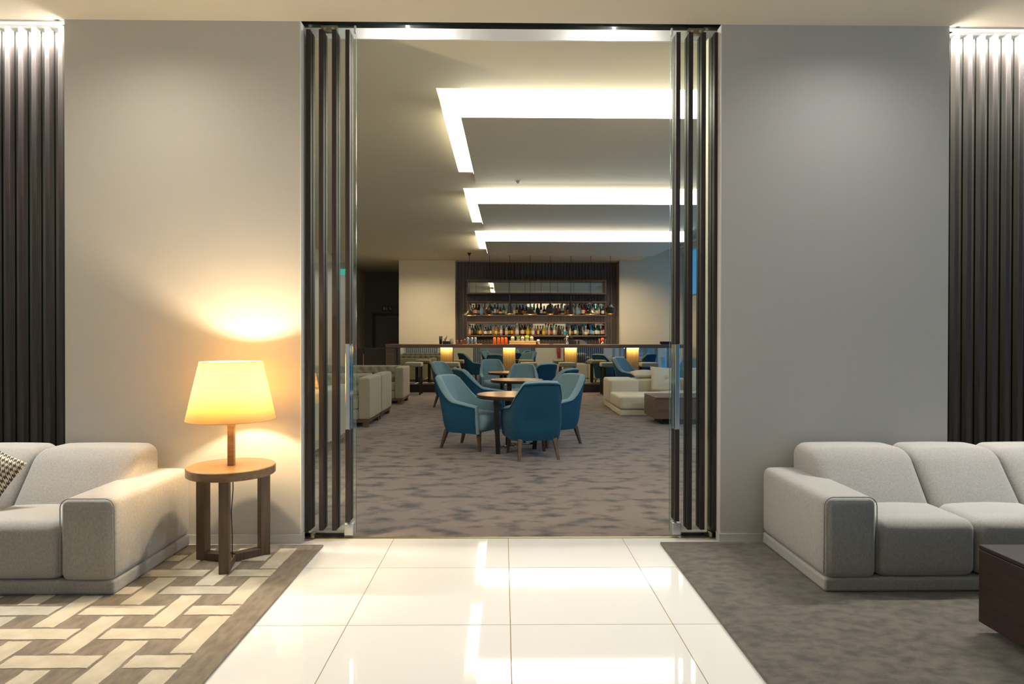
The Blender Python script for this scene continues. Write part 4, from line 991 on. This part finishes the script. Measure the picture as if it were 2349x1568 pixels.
# ---- pendant lamps over the bar
YP = 15.95
PROF = {'wide': ([(0.006, 0.30), (0.010, 0.22), (0.022, 0.15), (0.06, 0.085), (0.115, 0.045), (0.172, 0.012), (0.172, 0.0)], 0.172, 'wide flared'),
        'onion': ([(0.006, 0.335), (0.012, 0.30), (0.03, 0.245), (0.06, 0.20), (0.098, 0.165), (0.118, 0.125), (0.116, 0.085), (0.10, 0.04), (0.084, 0.0)], 0.084, 'onion shaped'),
        'tall': ([(0.008, 0.46), (0.016, 0.43), (0.018, 0.36), (0.028, 0.30), (0.05, 0.17), (0.075, 0.05), (0.086, 0.0)], 0.086, 'tall narrow cone')}
PM = {}
for i, (px, kd, py) in enumerate(((1076.5, 'wide', 723), (1122.5, 'onion', 722), (1169.5, 'tall', 719.5), (1216, 'wide', 720.5), (1262.5, 'onion', 720), (1309, 'tall', 722), (1355, 'wide', 720), (1400, 'onion', 719.5))):
    x, z = AT(px, py, YP)
    prof, rb, nm = PROF[kd]
    gl = {0: 'hanging at the corridor end of the row', 1: 'second from the corridor end', 2: 'third from the corridor end, between onion and wide shades', 3: 'in the middle of the row of pendants', 4: 'between the middle wide and tall shades', 5: 'sixth from the corridor end', 6: 'seventh from the corridor end, next to the last', 7: 'hanging at the window end of the row'}[i]
    t = thing('pendant_lamp', '%s black pendant lamp %s' % (nm, gl), 'pendant lamp', (x, YP, z), 0, 'black pendants over the bar')
    latho('shade', prof, mat('satin_black_metal', (92, 86, 76), 0.36, metal=0.7), t, seg=32, cap=False)
    latho('lining', [(max(r - 0.004, 0.002), max(zz - 0.006, 0.001)) for r, zz in prof], M_BRASSIN, t, seg=32, cap=False)
    latho('bulb', [(0.0, 0.012), (0.02, 0.018), (0.026, 0.035), (0.018, 0.06), (0.012, 0.08)], M_BULB, t, seg=16)
    zc = ZC - z
    if kd == 'tall': zc = ZC - z
    tubo('cord', [(0, 0, prof[0][1] - 0.01), (0, 0, zc)], 0.0045, M_BLACK, t, 6)
    latho('canopy', [(0.006, zc - 0.075), (0.05, zc - 0.006), (0.05, zc)], M_BLACK, t, seg=20)
    pointlight('pendant_bulb', (0, 0, -0.004), P_PENDANT, (1.0, 0.74, 0.42), 0.02, t)

# ---- things on the bar top
zb_ = zt1
def onbar(px, Y=16.32): return AT(px, 785, Y)[0]
YI = 16.32
t = thing('cutlery_caddy', 'black bar caddy with straws and stirrers on the worktop', 'caddy', (onbar(1011), YI, zb_))
latho('cup', [(0.035, 0), (0.042, 0.20), (0.038, 0.20), (0.032, 0.012), (0, 0.012)], M_BLACK, t, seg=18)
box('tray', 0.05, 0.22, -0.06, 0.06, 0, 0.075, M_BLACK, t, 0.006, 2)
for q, (a, b_) in enumerate(((0.08, 0.03), (0.10, 0.06), (0.11, 0.09))): tubo('stirrer', [(a, 0, 0.07), (a + b_ * 0.6, 0, 0.15 + 0.03 * q)], 0.006, M_BLACK, t, 6)
M_TUMB = mat('clear_tumbler', (206, 214, 214), 0.05, trans=0.7)
o = latho('glass_jug', [(0.045, 0), (0.05, 0.01), (0.05, 0.14), (0.046, 0.14), (0.046, 0.015), (0, 0.015)], M_TUMB, None, seg=20, loc=(onbar(1036), YI, zb_)); tag(o, 'clear glass jar beside the black bar caddy', 'glass')
for px, lb, h in ((1049.5, 'small capped sauce bottle beside the glass jar', 0.10), (1058.5, 'small capped sauce bottle in the middle of three', 0.10), (1066.5, 'slightly taller capped sauce bottle beside the steel cups', 0.13)):
    t = thing('sauce_bottle', lb, 'bottle', (onbar(px), YI, zb_), 0, 'small sauce bottles on the bar')
    latho('body', [(0.022, 0), (0.024, 0.01), (0.024, h * 0.55), (0.010, h * 0.75), (0.010, h * 0.85)], bglass('sauce', (120, 70, 50), 0.1), t, seg=14)
    latho('cap', [(0.014, h * 0.82), (0.014, h), (0, h)], LABM['pink'], t, seg=12)
M_COPPER = mat('copper_cup', (236, 122, 66), 0.28, metal=0.55)
M_STEEL = mat('steel_cup', (196, 198, 198), 0.16, metal=1.0)
CUP = [(0.042, 0), (0.0445, 0.006), (0.038, 0.155), (0.030, 0.175), (0, 0.176)]
cm = {}
for px, kind in ((1074, 's'), (1082.5, 's'), (1090.5, 's'), (1134.5, 'c'), (1143.5, 'c'), (1152, 'c'), (1160.5, 'c')):
    if kind not in cm:
        o = latho('shaker_cup', CUP, M_STEEL if kind == 's' else M_COPPER, None, seg=24); cm[kind] = o.data
    else: o = bpy.data.objects.new('shaker_cup', cm[kind]); C.objects.link(o)
    o.location = (onbar(px), YI, zb_)
    tag(o, 'upturned steel shaker cup standing on the bar' if kind == 's' else 'upturned copper orange shaker cup standing on the bar', 'cup', 'upturned steel cups' if kind == 's' else 'upturned copper cups')
# wooden crate with jars and greens
xc0, xc1 = onbar(1168.5), onbar(1229)
t = thing('wooden_crate', 'pale slatted wooden crate of garnish jars on the bar', 'crate', ((xc0 + xc1) / 2, YI + 0.02, zb_))
w2 = (xc1 - xc0) / 2
M_PALEW = mat('pale_pine', (224, 188, 128), 0.6, col2=(236, 206, 150), nscale=6, nstretch=(1, 8, 8))
box('bottom', -w2, w2, -0.12, 0.12, 0, 0.012, M_PALEW, t)
for yy in (-0.13, 0.118):
    for zz in (0.004, 0.052): box('slat', -w2, w2, yy, yy + 0.012, zz, zz + 0.036, M_PALEW, t)
for xx in (-w2, w2 - 0.012):
    for zz in (0.004, 0.052): box('slat', xx, xx + 0.012, -0.118, 0.118, zz, zz + 0.036, M_PALEW, t)
M_CORK = mat('pale_lid', (236, 214, 170), 0.6); M_LEAF = mat('fresh_green_leaf', (150, 190, 50), 0.6); M_ORNG = mat('citrus_orange', (236, 150, 70), 0.5)
for i, (px, kind) in enumerate(((1176, 'jar'), (1189, 'green'), (1199, 'jar'), (1209, 'ball'), (1219.5, 'jar'))):
    base = (onbar(px), YI + 0.02, zb_ + 0.012)
    nmx = {0: 'glass garnish jar with pale lid at the copper cup end of the crate', 1: 'glass of spiky green herbs in the crate', 2: 'glass garnish jar with pale lid in the middle of the crate', 3: 'glass of round bushy greens in the crate', 4: 'glass garnish jar with pale lid at the tin end of the crate'}[i]
    j = thing('garnish_jar', nmx, 'jar', base, 0, 'jars in the crate')
    latho('glass_body', [(0.045, 0), (0.048, 0.01), (0.048, 0.115), (0.038, 0.13), (0.034, 0.13), (0.044, 0.11), (0.044, 0.012), (0, 0.012)], M_TUMB, j, seg=20)
    latho('contents', [(0.040, 0.013), (0.041, 0.08), (0, 0.085)], M_ORNG if i == 0 else M_CORK, j, seg=16)
    if kind == 'jar':
        latho('lid', [(0.042, 0.125), (0.046, 0.14), (0.044, 0.165), (0.02, 0.185), (0, 0.188)], M_CORK, j, seg=18)
    elif kind == 'green':
        bm = bmesh.new()
        for q in range(26):
            a = random.uniform(0, 2 * PI); l = random.uniform(0.05, 0.10); d = Vector((math.cos(a) * random.uniform(0.1, 0.6), math.sin(a) * random.uniform(0.1, 0.6), 1)).normalized() * l
            s_ = Vector((math.cos(a) * 0.02, math.sin(a) * 0.02, 0.11)); n_ = d.cross(Vector((0, 0, 1))).normalized() * 0.006
            bm.faces.new([bm.verts.new(p) for p in (s_ - n_, s_ + n_, s_ + d * 0.7 + n_, s_ + d, s_ + d * 0.7 - n_)])
        finish('leaves', bm, M_LEAF, j)['kind'] = 'stuff'
    else:
        bm = bmesh.new(); bmesh.ops.create_icosphere(bm, subdivisions=3, radius=0.052)
        for v in bm.verts: v.co *= 1 + random.uniform(-0.14, 0.10); v.co.z += 0.165
        finish('leaves', bm, M_LEAF, j, False)
o = latho('steel_tin', [(0.042, 0), (0.042, 0.135), (0.038, 0.135), (0.038, 0.01), (0, 0.01)], M_STEEL, None, seg=24, loc=(onbar(1234.5), YI, zb_)); tag(o, 'straight steel tin beside the wooden crate', 'tin')
for a, b_, lb in ((1236.5, 1260, 'thin pale drip mat next to the steel tin'), (1269.5, 1295, 'thin pale drip mat next to the steel soda tap'), (1095, 1105, 'thin pale drip mat next to the steel cups')):
    o = box('drip_mat', onbar(a, 16.2), onbar(b_, 16.2), 16.1, 16.35, zb_, zb_ + 0.008, mat('pale_mat', (224, 206, 188), 0.6), None, 0.002, 1); tag(o, lb, 'bar mat')
t = thing('soda_tap', 'tall steel soda tap column on the bar', 'tap', (onbar(1301), YI, zb_))
latho('column', [(0.045, 0), (0.045, 0.01), (0.034, 0.02), (0.034, 0.15), (0.04, 0.155), (0.04, 0.20), (0.02, 0.215), (0, 0.216)], M_STEEL, t, seg=24)
tubo('spout', [(-0.03, -0.0, 0.15), (-0.06, -0.02, 0.16), (-0.075, -0.03, 0.12)], 0.010, M_CHROME, t); latho('handle', [(0.008, 0.21), (0.012, 0.24), (0, 0.25)], M_CHROME, t, seg=12)
t = thing('coffee_grinder', 'small black appliance between the soda tap and steel dome', 'appliance', (onbar(1311), YI + 0.05, zb_))
box('body', -0.05, 0.05, -0.06, 0.06, 0, 0.12, M_BLACK, t, 0.008, 2); latho('hopper', [(0.03, 0.12), (0.045, 0.19), (0.04, 0.195), (0, 0.195)], M_BLACK, t, seg=18)
t = thing('steel_dome_machine', 'silver dome shaped bar machine with two dark handles', 'machine', (onbar(1331), YI + 0.05, zb_))
bm = bmesh.new(); prof = [(-0.15, 0.0), (-0.15, 0.09), (-0.12, 0.115), (-0.02, 0.115), (0.06, 0.105), (0.12, 0.075), (0.165, 0.03), (0.175, 0.0)]
A = [bm.verts.new((x, -0.09, z)) for x, z in prof]; B = [bm.verts.new((x, 0.09, z)) for x, z in prof]
bm.faces.new(A); bm.faces.new(B[::-1])
for i in range(len(prof)): bm.faces.new([A[i], B[i], B[(i + 1) % len(prof)], A[(i + 1) % len(prof)]])
bmesh.ops.recalc_face_normals(bm, faces=bm.faces); bevel(bm, 0.008, 2); finish('body', bm, M_STEEL, t)
for q in (-0.125, -0.045): box('handle', q - 0.022, q + 0.022, -0.125, -0.085, 0.0, 0.10, M_BLACK, t, 0.004, 1)
t = thing('beer_tap', 'chrome beer tap with a round orange badge on the bar', 'tap', (onbar(1382), YI, zb_))
latho('base', [(0.05, 0), (0.05, 0.015), (0.028, 0.05), (0.02, 0.07), (0, 0.07)], M_CHROME, t, seg=20)
bm = bmesh.new(); lathe(bm, [(0.0, -0.015), (0.044, -0.012), (0.048, 0), (0.044, 0.012), (0, 0.015)], seg=28); bmesh.ops.rotate(bm, verts=bm.verts, matrix=Matrix.Rotation(PI / 2, 3, 'X')); bmesh.ops.translate(bm, verts=bm.verts, vec=(0, 0, 0.118)); finish('badge', bm, mat('orange_badge', (226, 92, 44), 0.35), t, True)
for q in (-0.085, 0.085): tubo('lever', [(q * 0.75, 0, 0.0), (q, 0, 0.145)], 0.009, M_CHROME if q > 0 else M_COPPER, t, 8)
t = thing('bar_till', 'flat black screen terminal on the bar near the windows', 'till', (onbar(1531), YI + 0.05, zb_))
box('base', -0.13, 0.13, -0.1, 0.1, 0, 0.012, M_BLACK, t, 0.003, 1); box('screen', -0.17, 0.17, 0.02, 0.04, 0.012, 0.075, M_BLACK, t, 0.004, 1)

# ---- fire extinguishers and small red wall signs
def extinguisher(loc, rz, lb):
    t = thing('fire_extinguisher', lb, 'extinguisher', loc, rz)
    latho('cylinder', [(0.0, 0.0), (0.07, 0.0), (0.075, 0.02), (0.075, 0.40), (0.055, 0.455), (0.02, 0.48), (0.02, 0.50)], M_RED, t, seg=24)
    box('valve', -0.03, 0.03, -0.015, 0.015, 0.495, 0.535, M_BLACK, t, 0.003, 1)
    tubo('hose', [(0.03, 0, 0.51), (0.09, 0, 0.48), (0.10, -0.01, 0.36), (0.088, -0.01, 0.16)], 0.011, M_BLACK, t)
    box('bracket', -0.04, 0.04, 0.07, 0.11, 0.25, 0.30, M_BLACK, t)
    return t
ex_z = AT(826, 801, 18.6)[1]
extinguisher((WLX + 0.11, 18.75, 0.72), -PI / 2, 'red fire extinguisher hung on the dim corridor wall')
extinguisher((2.43, YR2 + 0.11, 0.48), PI, 'red fire extinguisher hung on the lounge side of the door wall')
for z, lb in ((2.05, 'small red square sign high on the corridor wall'), (1.42, 'small red sign above the corridor extinguisher')):
    s = thing('wall_sign', lb, 'sign', (WLX + 0.002, 18.75, z)); box('plate', 0, 0.006, -0.1, 0.1, 0, 0.16, M_RED, s); box('symbol', 0.006, 0.0075, -0.03, 0.03, 0.04, 0.12, M_SIGNWHITE, s)
